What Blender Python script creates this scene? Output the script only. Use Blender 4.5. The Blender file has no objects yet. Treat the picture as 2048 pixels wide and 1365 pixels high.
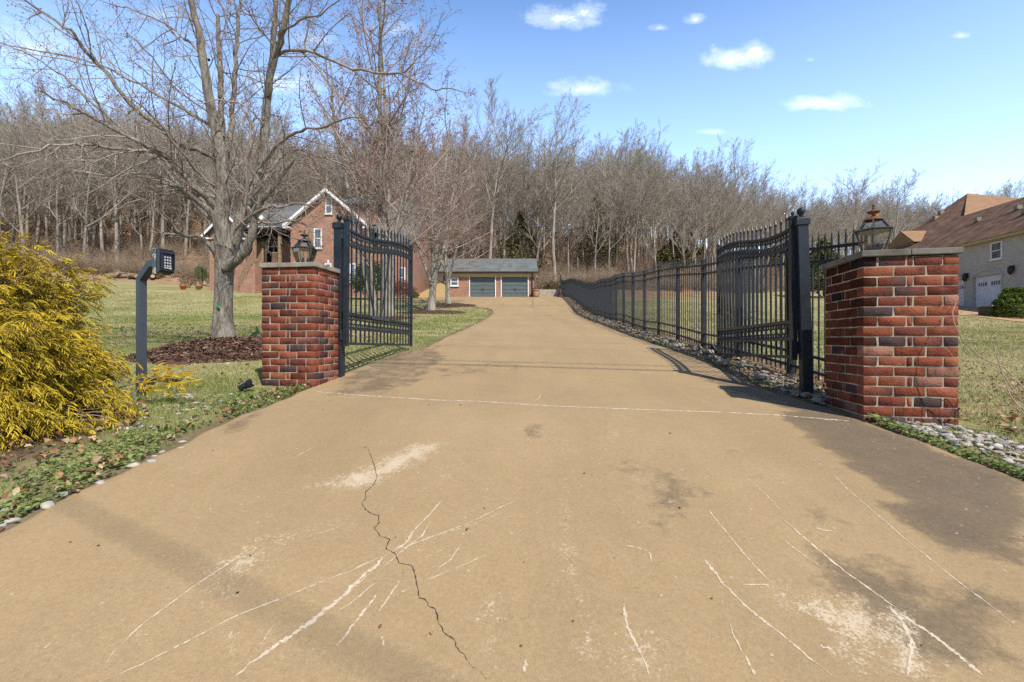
import bpy, math, random
import numpy as np
from mathutils import Vector, Matrix, Euler

R = math.radians
rng = random.Random(7)
nrg = np.random.default_rng(11)
scene = bpy.context.scene
COL = scene.collection
F = 910.0          # focal length measured on the photograph, in its pixels

# ------------------------------------------------------------------ objects
def link(o, parent=None):
    COL.objects.link(o)
    if parent is not None:
        o.parent = parent
    return o

def tag(o, label=None, cat=None, group=None, kind=None):
    if label: o['label'] = label
    if cat: o['category'] = cat
    if group: o['group'] = group
    if kind: o['kind'] = kind
    return o

def thing(name, loc, rz=0.0, label=None, cat=None, group=None):
    o = bpy.data.objects.new(name, None)
    o.empty_display_size = 0.2
    o.location = loc
    o.rotation_euler = (0, 0, rz)
    link(o)
    return tag(o, label, cat, group)

def mesh_np(name, verts, faces_flat, sizes, mats, parent=None, midx=None, smooth=False, attrs=None):
    """mesh from arrays: verts (n,3), flat loop indices, loop count per face"""
    me = bpy.data.meshes.new(name)
    verts = np.asarray(verts, np.float32).reshape(-1, 3)
    faces_flat = np.asarray(faces_flat, np.int32).ravel()
    sizes = np.asarray(sizes, np.int32).ravel()
    me.vertices.add(len(verts)); me.vertices.foreach_set('co', verts.ravel())
    me.loops.add(len(faces_flat)); me.loops.foreach_set('vertex_index', faces_flat)
    me.polygons.add(len(sizes))
    starts = np.zeros(len(sizes), np.int32); starts[1:] = np.cumsum(sizes)[:-1]
    me.polygons.foreach_set('loop_start', starts)
    me.polygons.foreach_set('loop_total', sizes)
    if midx is not None:
        me.polygons.foreach_set('material_index', np.asarray(midx, np.int32))
    if smooth:
        me.polygons.foreach_set('use_smooth', np.ones(len(sizes), bool))
    for m in (mats if isinstance(mats, (list, tuple)) else [mats]):
        me.materials.append(m)
    if attrs:
        for k, (dom, typ, arr) in attrs.items():
            a = me.attributes.new(k, typ, dom)
            arr = np.asarray(arr, np.float32)
            if typ == 'FLOAT': a.data.foreach_set('value', arr.ravel())
            elif typ == 'FLOAT_COLOR':
                if arr.shape[1] == 3: arr = np.concatenate([arr, np.ones((len(arr), 1), np.float32)], 1)
                a.data.foreach_set('color', arr.ravel())
    me.update(calc_edges=True)
    me.validate()
    o = bpy.data.objects.new(name, me)
    return link(o, parent)

class MB:
    """collects simple solids; build() links them as one mesh object"""
    def __init__(s): s.v, s.f, s.m = [], [], []
    def add(s, vs, fs, mi=0, M=None):
        b = len(s.v)
        s.v += [tuple(M @ Vector(p)) for p in vs] if M is not None else [tuple(p) for p in vs]
        s.f += [tuple(i + b for i in f) for f in fs]; s.m += [mi] * len(fs)
        return s
    def box(s, x0, x1, y0, y1, z0, z1, mi=0, M=None):
        return s.add([(x0,y0,z0),(x1,y0,z0),(x1,y1,z0),(x0,y1,z0),(x0,y0,z1),(x1,y0,z1),(x1,y1,z1),(x0,y1,z1)],
            [(0,3,2,1),(4,5,6,7),(0,1,5,4),(1,2,6,5),(2,3,7,6),(3,0,4,7)], mi, M)
    def bar(s, a, b, w, h=None, up=(0,0,1), mi=0):
        """rectangular bar from a to b; w across, h along 'up'"""
        a, b = Vector(a), Vector(b); h = h or w
        t = (b - a).normalized(); up = Vector(up)
        if abs(t.dot(up)) > .99: up = Vector((0,1,0))
        x = t.cross(up).normalized(); u = x.cross(t).normalized()
        vs = []
        for c in (a, b):
            for sx, su in ((-1,-1),(1,-1),(1,1),(-1,1)):
                vs.append(c + x*(sx*w/2) + u*(su*h/2))
        return s.add(vs, [(3,2,1,0),(4,5,6,7),(0,1,5,4),(1,2,6,5),(2,3,7,6),(3,0,4,7)], mi)
    def tube(s, pts, r, n=8, mi=0, cap=True):
        pts = [Vector(p) for p in pts]; rs = r if isinstance(r, (list, tuple)) else [r]*len(pts)
        vs, fs = [], []
        ref = Vector((0,0,1))
        for i, p in enumerate(pts):
            t = (pts[min(i+1,len(pts)-1)] - pts[max(i-1,0)]).normalized()
            rr = ref if abs(t.dot(ref)) < .95 else Vector((0,1,0))
            x = t.cross(rr).normalized(); y = t.cross(x).normalized()
            for k in range(n):
                a = 2*math.pi*k/n
                vs.append(p + x*(rs[i]*math.cos(a)) + y*(rs[i]*math.sin(a)))
        for i in range(len(pts)-1):
            for k in range(n):
                k2 = (k+1) % n
                fs.append((i*n+k, i*n+k2, (i+1)*n+k2, (i+1)*n+k))
        if cap:
            fs.append(tuple(range(n-1,-1,-1))); fs.append(tuple((len(pts)-1)*n+k for k in range(n)))
        return s.add(vs, fs, mi)
    def lathe(s, prof, n=16, c=(0,0,0), mi=0, rot=0.0):
        vs, fs = [], []
        for r, z in prof:
            for k in range(n):
                a = 2*math.pi*k/n + rot
                vs.append((c[0]+r*math.cos(a), c[1]+r*math.sin(a), c[2]+z))
        for i in range(len(prof)-1):
            for k in range(n):
                k2 = (k+1) % n
                fs.append((i*n+k, i*n+k2, (i+1)*n+k2, (i+1)*n+k))
        fs.append(tuple(range(n-1,-1,-1))); fs.append(tuple((len(prof)-1)*n+k for k in range(n)))
        return s.add(vs, fs, mi)
    def prism(s, poly, d0, d1, axis='y', mi=0):
        """poly in (a,b); extruded along axis from d0 to d1"""
        n = len(poly)
        def P(a, b, d): return {'y': (a,d,b), 'x': (d,a,b), 'z': (a,b,d)}[axis]
        vs = [P(a,b,d0) for a,b in poly] + [P(a,b,d1) for a,b in poly]
        fs = [tuple(range(n)), tuple(range(2*n-1, n-1, -1))] + [(i, n+i, n+(i+1)%n, (i+1)%n) for i in range(n)]
        return s.add(vs, fs, mi)
    def build(s, name, mats, parent=None, smooth=False, bevel=0.0, loc=None):
        me = bpy.data.meshes.new(name)
        me.from_pydata(s.v, [], s.f)
        for m in (mats if isinstance(mats, (list, tuple)) else [mats]): me.materials.append(m)
        me.polygons.foreach_set('material_index', np.asarray(s.m, np.int32))
        if smooth: me.polygons.foreach_set('use_smooth', np.ones(len(s.f), bool))
        me.update(); me.validate()
        import bmesh as _b
        bm = _b.new(); bm.from_mesh(me); _b.ops.recalc_face_normals(bm, faces=bm.faces); bm.to_mesh(me); bm.free()
        o = bpy.data.objects.new(name, me)
        if bevel:
            md = o.modifiers.new('Bevel', 'BEVEL'); md.width = bevel; md.segments = 2; md.limit_method = 'ANGLE'
        if smooth and not bevel:
            pass
        if loc: o.location = loc
        return link(o, parent)

# ------------------------------------------------------------------ materials
class NT:
    def __init__(s, name):
        s.mat = bpy.data.materials.new(name); s.mat.use_nodes = True
        s.t = s.mat.node_tree; s.t.nodes.clear()
        s.out = s.n('ShaderNodeOutputMaterial'); s.b = s.n('ShaderNodeBsdfPrincipled')
        s.l(s.b.outputs[0], s.out.inputs[0])
        s.b.inputs['Specular IOR Level'].default_value = 0.25
    def n(s, typ, **kw):
        nd = s.t.nodes.new(typ)
        for k, v in kw.items():
            if k.startswith('i_'):
                key = k[2:]; key = int(key) if key.isdigit() else key.replace('_', ' ')
                nd.inputs[key].default_value = v
            else: setattr(nd, k, v)
        return nd
    def l(s, a, b): s.t.links.new(a, b)
    def set(s, sock, v):
        if hasattr(v, 'is_output') or isinstance(v, bpy.types.NodeSocket): s.l(v, sock)
        elif isinstance(v, (tuple, list)) and len(v) == 3 and sock.type == 'RGBA': sock.default_value = (*v, 1)
        else: sock.default_value = v
    def coord(s, kind='Object'): return s.n('ShaderNodeTexCoord').outputs[kind]
    def map(s, vec, scale=(1,1,1), loc=(0,0,0), rot=(0,0,0)):
        m = s.n('ShaderNodeMapping'); s.l(vec, m.inputs[0])
        m.inputs['Scale'].default_value = scale; m.inputs['Location'].default_value = loc; m.inputs['Rotation'].default_value = rot
        return m.outputs[0]
    def noise(s, vec, scale, detail=4, rough=.55, dist=0.0):
        n = s.n('ShaderNodeTexNoise'); s.l(vec, n.inputs['Vector'])
        n.inputs['Scale'].default_value = scale; n.inputs['Detail'].default_value = detail
        n.inputs['Roughness'].default_value = rough; n.inputs['Distortion'].default_value = dist
        return n.outputs['Fac']
    def voro(s, vec, scale, feature='F1', out='Distance'):
        n = s.n('ShaderNodeTexVoronoi', feature=feature); s.l(vec, n.inputs['Vector']); n.inputs['Scale'].default_value = scale
        return n.outputs[out]
    def ramp(s, fac, stops, interp='LINEAR'):
        r = s.n('ShaderNodeValToRGB'); s.l(fac, r.inputs[0]); r.color_ramp.interpolation = interp
        e = r.color_ramp.elements
        while len(e) < len(stops): e.new(.5)
        for el, (p, c) in zip(e, stops):
            el.position = p
            el.color = (c, c, c, 1) if isinstance(c, (int, float)) else (*c, 1)
        return r.outputs[0]
    def mix(s, fac, a, b, mode='MIX'):
        m = s.n('ShaderNodeMix', data_type='RGBA', blend_type=mode)
        s.set(m.inputs[0], fac); s.set(m.inputs[6], a); s.set(m.inputs[7], b)
        return m.outputs[2]
    def math(s, op, a, b=0.0, clamp=False):
        m = s.n('ShaderNodeMath', operation=op, use_clamp=clamp)
        s.set(m.inputs[0], a); s.set(m.inputs[1], b); return m.outputs[0]
    def attr(s, name, out='Fac'):
        a = s.n('ShaderNodeAttribute', attribute_name=name); return a.outputs[out]
    def bump(s, h, strength=.3, dist=.01):
        b = s.n('ShaderNodeBump'); s.l(h, b.inputs['Height']); b.inputs['Strength'].default_value = strength
        b.inputs['Distance'].default_value = dist; s.l(b.outputs[0], s.b.inputs['Normal'])
    def col(s, v): s.set(s.b.inputs['Base Color'], v); return s
    def rough(s, v): s.set(s.b.inputs['Roughness'], v); return s

def plain(name, c, rough=.6, metal=0.0, var=.25, scale=8.0, bump=0.0, spec=.3):
    """a colour with slight uneven wear"""
    t = NT(name); v = t.coord()
    n = t.noise(v, scale, 5)
    d = tuple(x*(1-var) for x in c); l = tuple(min(1, x*(1+var)) for x in c)
    t.col(t.ramp(n, [(.3, d), (.7, l)])); t.rough(rough)
    t.b.inputs['Metallic'].default_value = metal; t.b.inputs['Specular IOR Level'].default_value = spec
    if bump: t.bump(t.noise(v, scale*6, 4), bump, .005)
    return t.mat

def attr_col(name, rough=.7, transl=0.0, mul=1.0, var=.0, scale=30):
    t = NT(name); c = t.attr('Col', 'Color')
    if var:
        n = t.noise(t.coord(), scale, 3)
        c = t.mix(1.0, c, t.ramp(n, [(.25, 1-var), (.75, 1.0)]), 'MULTIPLY')
    t.col(c); t.rough(rough)
    t.b.inputs['Specular IOR Level'].default_value = .15
    if transl:
        tr = t.n('ShaderNodeBsdfTranslucent'); t.l(c, tr.inputs[0])
        mx = t.n('ShaderNodeMixShader'); mx.inputs[0].default_value = transl
        t.l(t.b.outputs[0], mx.inputs[1]); t.l(tr.outputs[0], mx.inputs[2]); t.l(mx.outputs[0], t.out.inputs[0])
    return t.mat

def wall_uv(t):
    """object coordinates laid on vertical walls: (along, up)"""
    co = t.n('ShaderNodeSeparateXYZ'); t.l(t.coord(), co.inputs[0])
    geo = t.n('ShaderNodeTexCoord'); nn = t.n('ShaderNodeSeparateXYZ'); t.l(geo.outputs['Normal'], nn.inputs[0])
    k = t.math('GREATER_THAN', t.math('ABSOLUTE', nn.outputs[0]), .7)
    u = t.math('ADD', t.math('MULTIPLY', co.outputs[1], k), t.math('MULTIPLY', co.outputs[0], t.math('SUBTRACT', 1.0, k)))
    cb = t.n('ShaderNodeCombineXYZ'); t.l(u, cb.inputs[0]); t.l(co.outputs[2], cb.inputs[1])
    return cb.outputs[0]

def brick_mat(name, c1, c2, mortar, course=.068, length=.2, msize=.01, stain=.3):
    t = NT(name); v = wall_uv(t)
    b = t.n('ShaderNodeTexBrick'); t.l(v, b.inputs['Vector'])
    b.inputs['Scale'].default_value = 1.0; b.inputs['Brick Width'].default_value = length
    b.inputs['Row Height'].default_value = course; b.inputs['Mortar Size'].default_value = msize
    b.inputs['Mortar Smooth'].default_value = .2; b.inputs['Bias'].default_value = 0
    b.inputs['Color1'].default_value = (*c1, 1); b.inputs['Color2'].default_value = (*c2, 1); b.inputs['Mortar'].default_value = (*mortar, 1)
    n = t.noise(v, 1.2, 5); n2 = t.noise(v, 9, 3)
    c = t.mix(1.0, b.outputs['Color'], t.ramp(n, [(.3, 1-stain), (.7, 1.0)]), 'MULTIPLY')
    c = t.mix(.5, c, t.ramp(n2, [(.25, .65), (.75, 1.0)]), 'MULTIPLY')
    t.col(c); t.rough(.9)
    t.bump(b.outputs['Fac'], -.4, .01)
    return t.mat

def shingle_mat(name, c1, c2, row=.14, streak=.3):
    t = NT(name)
    v = t.coord()
    co = t.n('ShaderNodeSeparateXYZ'); t.l(v, co.inputs[0])
    b = t.n('ShaderNodeTexBrick')
    cb = t.n('ShaderNodeCombineXYZ'); t.l(t.math('ADD', co.outputs[0], co.outputs[1]), cb.inputs[0]); t.l(co.outputs[2], cb.inputs[1])
    t.l(cb.outputs[0], b.inputs['Vector'])
    b.inputs['Scale'].default_value = 1; b.inputs['Brick Width'].default_value = .3; b.inputs['Row Height'].default_value = row*.6
    b.inputs['Mortar Size'].default_value = .006; b.inputs['Color1'].default_value = (*c1, 1); b.inputs['Color2'].default_value = (*c2, 1)
    b.inputs['Mortar'].default_value = (*[x*.5 for x in c1], 1)
    st = t.noise(t.map(v, (1.5, 1.5, .25)), 1.0, 5)
    c = t.mix(1.0, b.outputs['Color'], t.ramp(st, [(.35, 1-streak), (.65, 1.0)]), 'MULTIPLY')
    t.col(c); t.rough(.95); t.bump(b.outputs['Fac'], -.5, .01)
    return t.mat

# ------------------------------------------------------------------ terrain shape (metres; camera at the origin looking along +Y)
PK = np.array([(-60,-1.35),(-8,-1.35),(-3,-1.28),(0,-1.03),(1.2,-.90),(1.87,-.79),(3.38,-.60),(4.74,-.49),(6.3,-.27),(8.4,-.055),(9.74,.075),
    (11,.21),(12.2,.34),(13.3,.46),(14.4,.57),(15.4,.67),(17.5,.86),(20,1.10),(23,1.40),(26,1.85),(31,2.65),(36,3.40),(43,4.16),(50,5.2),(60,6.2)], float)
def _pchip(xk, yk, x):
    h = np.diff(xk); d = np.diff(yk)/h
    m = np.zeros_like(xk); m[0] = d[0]; m[-1] = d[-1]
    for i in range(1, len(xk)-1):
        if d[i-1]*d[i] > 0:
            w1, w2 = 2*h[i]+h[i-1], h[i]+2*h[i-1]
            m[i] = (w1+w2)/(w1/d[i-1]+w2/d[i])
    x = np.clip(x, xk[0], xk[-1]); i = np.clip(np.searchsorted(xk, x)-1, 0, len(h)-1)
    t = (x-xk[i])/h[i]
    return ((1+2*t)*(1-t)**2)*yk[i] + t*(1-t)**2*h[i]*m[i] + t*t*(3-2*t)*yk[i+1] + t*t*(t-1)*h[i]*m[i+1]
def sstep(x, a, b):
    t = np.clip((np.asarray(x, float)-a)/(b-a), 0, 1); return t*t*(3-2*t)
RX = np.array([-400,-169,-120,-53,-4,29,62,95,128,169,400], float)
RH = np.array([48,50,49,39.5,40,34,30,27,24,19,9], float)
def gz(x, y):
    x = np.asarray(x, float); y = np.asarray(y, float)
    yc = np.minimum(y, 50.0)
    p = _pchip(PK[:,0], PK[:,1], yc)
    p = p + .045*np.maximum(0, -x-10)*sstep(yc, 12, 45)
    p = p - .5*sstep(x, 6, 20)*sstep(yc, 5, 12)
    p = p + .17*np.clip(y-50, 0, 60)*sstep(x, 8, 25)
    foot = 49 + 50*sstep(x, 12, 75)
    H = np.interp(x*150/np.maximum(y, 20), RX, RH)
    t = np.maximum(0, (y-foot)/(150-foot))
    tt = np.minimum(t, 1)
    s = tt - .02*np.sin(tt*math.pi*2)          # straight slope, a little softer at foot and top
    hill = p + (H - p)*s + np.where((t > 0) & (t < 1), .5*np.sin(x*.11)*np.sin(y*.13), 0)
    return np.where(t > 0, hill - np.maximum(0, y-150)*.25, p)
def gzf(x, y): return float(gz(x, y))

LE = np.array([(-30,-9),(-8,-4.6),(-4,-3.2),(-1,-2.4),(1.0,-2.15),(1.87,-2.1),(4.74,-2.08),(5.4,-2.0),(6.3,-1.75),(7.9,-1.45),(9.3,-1.42),(11.7,-1.23),(14.4,-1.06),
    (19,-.96),(22.3,-.97),(24.6,-1.05),(26.3,-1.4),(27.2,-2),(28,-2.66),(29.6,-3.9),(31.2,-5.3),(32.5,-6.8),(33.4,-8.6),(34,-10.5),(44,-10.5)], float)
RE = np.array([(-30,9),(-8,5.2),(-4,3.6),(-1,2.9),(1,2.7),(2.3,2.62),(3.38,2.6),(5,2.58),(9.7,2.6),(14.5,2.62),(20,2.95),(25,3.35),(29.5,3.75),(36,4.1),(44,4.3)], float)
def d_left(y): return _pchip(LE[:,0], LE[:,1], np.asarray(y, float))
def d_right(y): return _pchip(RE[:,0], RE[:,1], np.asarray(y, float))
def in_drive(x, y, m=0.0): return (x > d_left(y)-m) & (x < d_right(y)+m) & (y < 43.4)
DRIVE_UP = .012
def ground_at(px, py):
    """where the sight line through a photo pixel meets the driveway/lawn (measuring the photograph)"""
    k = (682-py)/F; u = (px-1024)/F
    d = np.linspace(.9, 60, 6000); f = gz(u*d, d) - k*d
    i = np.argmax(f >= 0)
    return u*d[i], d[i]
def pt(px, py, D): return ((px-1024)/F*D, D, (682-py)/F*D)
# ------------------------------------------------------------------ shared materials
M = {}
M['iron'] = plain('black_iron', (.017,.023,.031), .40, .0, .35, 14, .15, .4)
M['post_grey'] = plain('charcoal_paint', (.045,.055,.07), .45, .0, .2, 6, .1, .45)
M['plastic'] = plain('black_plastic', (.012,.013,.016), .35, 0, .2, 20, 0, .5)
M['white_key'] = plain('white_key', (.42,.42,.46), .5, 0, .05)
M['bronze'] = plain('aged_bronze', (.085,.08,.068), .5, .3, .5, 25, .2)
M['rust'] = plain('rusty_bronze', (.17,.06,.025), .75, .1, .5, 22, .3)
M['candle'] = plain('candle_white', (.7,.66,.55), .6)
M['capstone'] = plain('capstone', (.25,.225,.18), .9, 0, .35, 6, .5)
M['capstone_dark'] = plain('weathered_capstone', (.13,.12,.105), .9, 0, .5, 5, .6)
M['mortar'] = plain('mortar', (.32,.265,.20), .95, 0, .45, 7, .6)
M['white'] = plain('white_trim', (.72,.72,.72), .5, 0, .06)
M['tan_trim'] = plain('tan_trim', (.50,.40,.25), .6, 0, .1)
M['dark_trim'] = plain('dark_gutter', (.03,.025,.022), .5)
M['grey_door'] = plain('grey_garage_door', (.10,.125,.13), .5, 0, .12, 2)
M['pale_door'] = plain('pale_garage_door', (.58,.58,.62), .5, 0, .06, 2)
M['wood_rail'] = plain('weathered_wood', (.26,.17,.11), .8, 0, .3, 5, .3)
M['terracotta'] = plain('terracotta', (.42,.15,.06), .8, 0, .2)
M['planter'] = plain('planter_clay', (.36,.2,.1), .85, 0, .25)
M['concrete_wall'] = plain('retaining_wall', (.36,.31,.25), .9, 0, .25, 3, .4)
M['shade_dark'] = plain('dark_interior', (.012,.011,.01), .8)
M['house_brick'] = brick_mat('house_brick', (.44,.19,.125), (.31,.12,.085), (.46,.37,.28))
M['pale_brick'] = brick_mat('pale_brick', (.50,.46,.42), (.38,.34,.31), (.52,.49,.45), stain=.15)
M['grey_shingle'] = shingle_mat('grey_shingle', (.17,.185,.18), (.13,.14,.14))
M['brown_shingle'] = shingle_mat('brown_shingle', (.25,.138,.084), (.165,.095,.062), streak=.55)
M['sunlit_shingle'] = shingle_mat('sunlit_shingle', (.36,.22,.12), (.28,.16,.09), streak=.15)  # lighter copy of the brown shingle for roof faces in the sun
M['leafcol'] = attr_col('leaf_colours', .7, .25)
M['matte_col'] = attr_col('matte_colours', .9, 0, var=.35, scale=40)

def brick_face_mat():
    t = NT('hard_fired_brick'); c = t.attr('Col', 'Color'); v = t.coord()
    n = t.noise(v, 14, 6, .65); n2 = t.noise(v, 70, 3)
    c = t.mix(1.0, c, t.ramp(n, [(.3, .5), (.5, .9), (.75, 1.0)]), 'MULTIPLY')
    c = t.mix(t.ramp(t.noise(v, 9, 5, .7), [(.60, 0.0), (.74, .55)]), c, (.06,.04,.045))
    c = t.mix(t.ramp(t.noise(t.map(v, (1,1,1), (5,3,1)), 6, 5, .7), [(.66, 0.0), (.8, .4)]), c, (.42,.34,.28))
    t.col(c); t.rough(.95); t.b.inputs['Specular IOR Level'].default_value = .06; t.bump(t.math('ADD', n, t.math('MULTIPLY', n2, .6)), .8, .014)
    return t.mat
M['brick'] = brick_face_mat()

def bark_mat(name, c1, c2, lichen=(.30,.32,.24), k=.4, scale=9):
    t = NT(name); v = t.coord()
    n = t.noise(t.map(v, (1,1,.25)), scale, 6, .65)
    n2 = t.noise(v, 3.0, 4)
    c = t.ramp(n, [(.3, c1), (.62, c2)])
    c = t.mix(t.ramp(n2, [(.52, 0.0), (.66, k)]), c, lichen)
    fz = t.noise(t.map(v, (1,1,.18)), scale*2.6, 5, .7)
    c = t.mix(.8, c, t.ramp(fz, [(.34, .35), (.52, 1.05)]), 'MULTIPLY')
    t.col(c); t.rough(.95); t.bump(t.math('ADD', n, fz), 1.0, .035)
    return t.mat
M['bark'] = bark_mat('maple_bark', (.075,.062,.05), (.34,.30,.25), (.24,.245,.19), .5, 14)
M['bark_pale'] = bark_mat('pale_bark', (.15,.13,.105), (.36,.325,.275), (.33,.32,.26), .35, 6)
M['bark_wood'] = bark_mat('woodland_bark', (.15,.125,.10), (.37,.32,.265), (.24,.225,.18), .3, 2)
def twig_mat(name, c1, c2, scale=1.5):
    t = NT(name); n = t.noise(t.coord(), scale, 4); t.col(t.ramp(n, [(.35, c1), (.65, c2)])); t.rough(.85); return t.mat
M['twig'] = twig_mat('maple_twig', (.19,.15,.125), (.34,.29,.25), 3)
M['twig_red'] = twig_mat('reddish_twig', (.27,.195,.16), (.43,.355,.305), 1.5)
M['twig_wood'] = twig_mat('woodland_twig', (.275,.24,.195), (.41,.36,.30), .5)
M['twig_brush'] = twig_mat('brush_twig', (.25,.185,.13), (.38,.295,.215), .4)
M['bud'] = plain('red_bud', (.17,.035,.03), .7, 0, .3)

def glass_mat(name, tint=(.92,.95,.95), alpha=.22, rough=.04):
    """clear pane: mostly see-through with a glossy face"""
    t = NT(name)
    tr = t.n('ShaderNodeBsdfTransparent'); tr.inputs[0].default_value = (*tint, 1)
    gl = t.n('ShaderNodeBsdfGlossy'); gl.inputs['Roughness'].default_value = rough
    fr = t.n('ShaderNodeFresnel'); fr.inputs[0].default_value = 1.5
    mx = t.n('ShaderNodeMixShader'); t.l(t.math('ADD', fr.outputs[0], alpha*.4), mx.inputs[0])
    t.l(tr.outputs[0], mx.inputs[1]); t.l(gl.outputs[0], mx.inputs[2]); t.l(mx.outputs[0], t.out.inputs[0])
    return t.mat
M['glass'] = glass_mat('lantern_glass', (1,1,1), .3)
def pane_mat():
    t = NT('window_pane'); n = t.noise(t.coord(), 1.3, 3)
    t.col(t.ramp(n, [(.35, (.05,.065,.085)), (.65, (.16,.19,.22))])); t.rough(.06); t.b.inputs['Specular IOR Level'].default_value = .9
    return t.mat
M['pane'] = pane_mat()

def lawn_mat():
    t = NT('winter_lawn'); v = t.coord()
    w = t.attr('woods'); near = t.attr('bare')
    n1 = t.noise(v, .35, 5, .6); n2 = t.noise(v, 3.0, 6, .7); n3 = t.noise(v, 28, 4, .7)
    stripes = t.noise(t.map(v, (.35, 2.2, 1)), 1.0, 3)
    f = t.math('ADD', t.math('MULTIPLY', n1, .5), t.math('ADD', t.math('MULTIPLY', n2, .35), t.math('MULTIPLY', stripes, .25)))
    c = t.ramp(f, [(.36, (.13,.145,.042)), (.48, (.23,.22,.09)), (.62, (.37,.32,.17))])
    c = t.mix(.8, c, t.ramp(n3, [(.2, .55), (.7, 1.15)]), 'MULTIPLY')
    # scattered dead leaves on the grass
    lv = t.voro(v, 7.0, 'F1'); lm = t.math('MULTIPLY', t.math('LESS_THAN', lv, .18), t.math('GREATER_THAN', t.noise(v, .5, 4), .52))
    c = t.mix(t.math('MULTIPLY', lm, .8), c, (.30,.17,.09))
    lit = t.ramp(t.noise(v, 1.1, 7, .75), [(.3, (.13,.08,.05)), (.5, (.27,.17,.105)), (.7, (.40,.27,.175))])
    c = t.mix(w, c, lit)
    dirt = t.ramp(t.noise(v, 16, 6, .7), [(.3, (.06,.042,.03)), (.7, (.20,.14,.095))])
    c = t.mix(near, c, dirt)
    t.col(c); t.rough(1.0); t.b.inputs['Specular IOR Level'].default_value = .05
    t.bump(t.math('ADD', n3, n2), .6, .04)
    return t.mat
M['lawn'] = lawn_mat()

def drive_mat():
    t = NT('tan_concrete'); v = t.coord()
    big = t.noise(v, .55, 5, .55); mid = t.noise(v, 3.2, 6, .65); fine = t.noise(v, 60, 4, .7); grit = t.voro(v, 130, 'F1')
    c = t.ramp(big, [(.3, (.335,.236,.127)), (.7, (.382,.273,.150))])
    c = t.mix(.28, c, t.ramp(mid, [(.25, .80), (.7, 1.05)]), 'MULTIPLY')
    c = t.mix(.45, c, t.ramp(fine, [(.25, .62), (.7, 1.2)]), 'MULTIPLY')
    c = t.mix(.42, c, t.ramp(t.noise(v, 240, 3, .7), [(.28, .55), (.7, 1.25)]), 'MULTIPLY')
    c = t.mix(.5, c, t.ramp(t.noise(t.map(v, (1,1,1), (3,9,0)), 11, 6, .7), [(.3, .91), (.65, 1.03)]), 'MULTIPLY')
    c = t.mix(.55, c, t.ramp(t.noise(t.map(v, (1.5,.14,1), rot=(0,0,R(-8))), 1.0, 5, .6), [(.32, .84), (.62, 1.05)]), 'MULTIPLY')
    # dark stains, broken up by grain
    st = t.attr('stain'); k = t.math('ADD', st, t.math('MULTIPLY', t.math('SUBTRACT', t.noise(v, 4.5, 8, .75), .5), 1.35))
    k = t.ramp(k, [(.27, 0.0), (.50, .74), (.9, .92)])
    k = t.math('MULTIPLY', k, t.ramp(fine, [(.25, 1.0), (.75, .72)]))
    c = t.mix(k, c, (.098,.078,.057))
    # pale aggregate showing where the coat is worn off
    wr = t.attr('wear'); flake = t.math('ADD', t.math('ADD', t.math('MULTIPLY', t.noise(v, 95, 5, .8), .62), t.math('MULTIPLY', t.noise(v, 13, 5, .75), .38)), t.math('MULTIPLY', wr, .40))
    fm = t.ramp(flake, [(.70, 0.0), (.77, 1.0)])
    fm = t.math('MULTIPLY', fm, t.ramp(wr, [(.02, 0.0), (.12, 1.0)]))
    c = t.mix(t.math('MULTIPLY', fm, .6), c, (.60,.51,.38))
    # pebbles
    pb = t.n('ShaderNodeTexVoronoi', feature='F1'); t.l(v, pb.inputs['Vector']); pb.inputs['Scale'].default_value = 26
    sc = t.n('ShaderNodeSeparateColor'); t.l(pb.outputs['Color'], sc.inputs[0])
    pm = t.math('MULTIPLY', t.math('LESS_THAN', pb.outputs['Distance'], .14), t.math('GREATER_THAN', sc.outputs[0], .74))
    c = t.mix(t.math('MULTIPLY', pm, .75), c, t.mix(sc.outputs[1], (.5,.42,.33), (.17,.13,.1)))
    t.col(c); t.rough(.9); t.b.inputs['Specular IOR Level'].default_value = .15
    t.bump(t.math('ADD', t.math('MULTIPLY', fine, .7), t.math('MULTIPLY', grit, .5)), .16, .005)
    return t.mat
M['drive'] = drive_mat()
def flaky(name, col, lo=.44, hi=.50, scale=45):
    """thin mark with a broken edge"""
    t = NT(name); v = t.coord(); n = t.noise(v, scale, 6, .75); e = t.attr('edge')
    t.col(t.mix(t.noise(v, 20, 4), tuple(x*.75 for x in col), tuple(min(1,x*1.15) for x in col))); t.rough(.95)
    a = t.ramp(t.math('SUBTRACT', t.math('ADD', n, .0), t.math('MULTIPLY', e, .22)), [(lo-.08, 0.0), (hi-.08, 1.0)])
    tr = t.n('ShaderNodeBsdfTransparent'); mx = t.n('ShaderNodeMixShader')
    t.l(a, mx.inputs[0]); t.l(tr.outputs[0], mx.inputs[1]); t.l(t.b.outputs[0], mx.inputs[2]); t.l(mx.outputs[0], t.out.inputs[0])
    return t.mat
M['scratch'] = flaky('pale_scrape', (.56,.46,.335), .41, .50, 75)
M['joint'] = flaky('pale_joint', (.62,.54,.42), .40, .44, 60)
M['crack'] = plain('dark_crack', (.035,.032,.03), 1.0)
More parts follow.
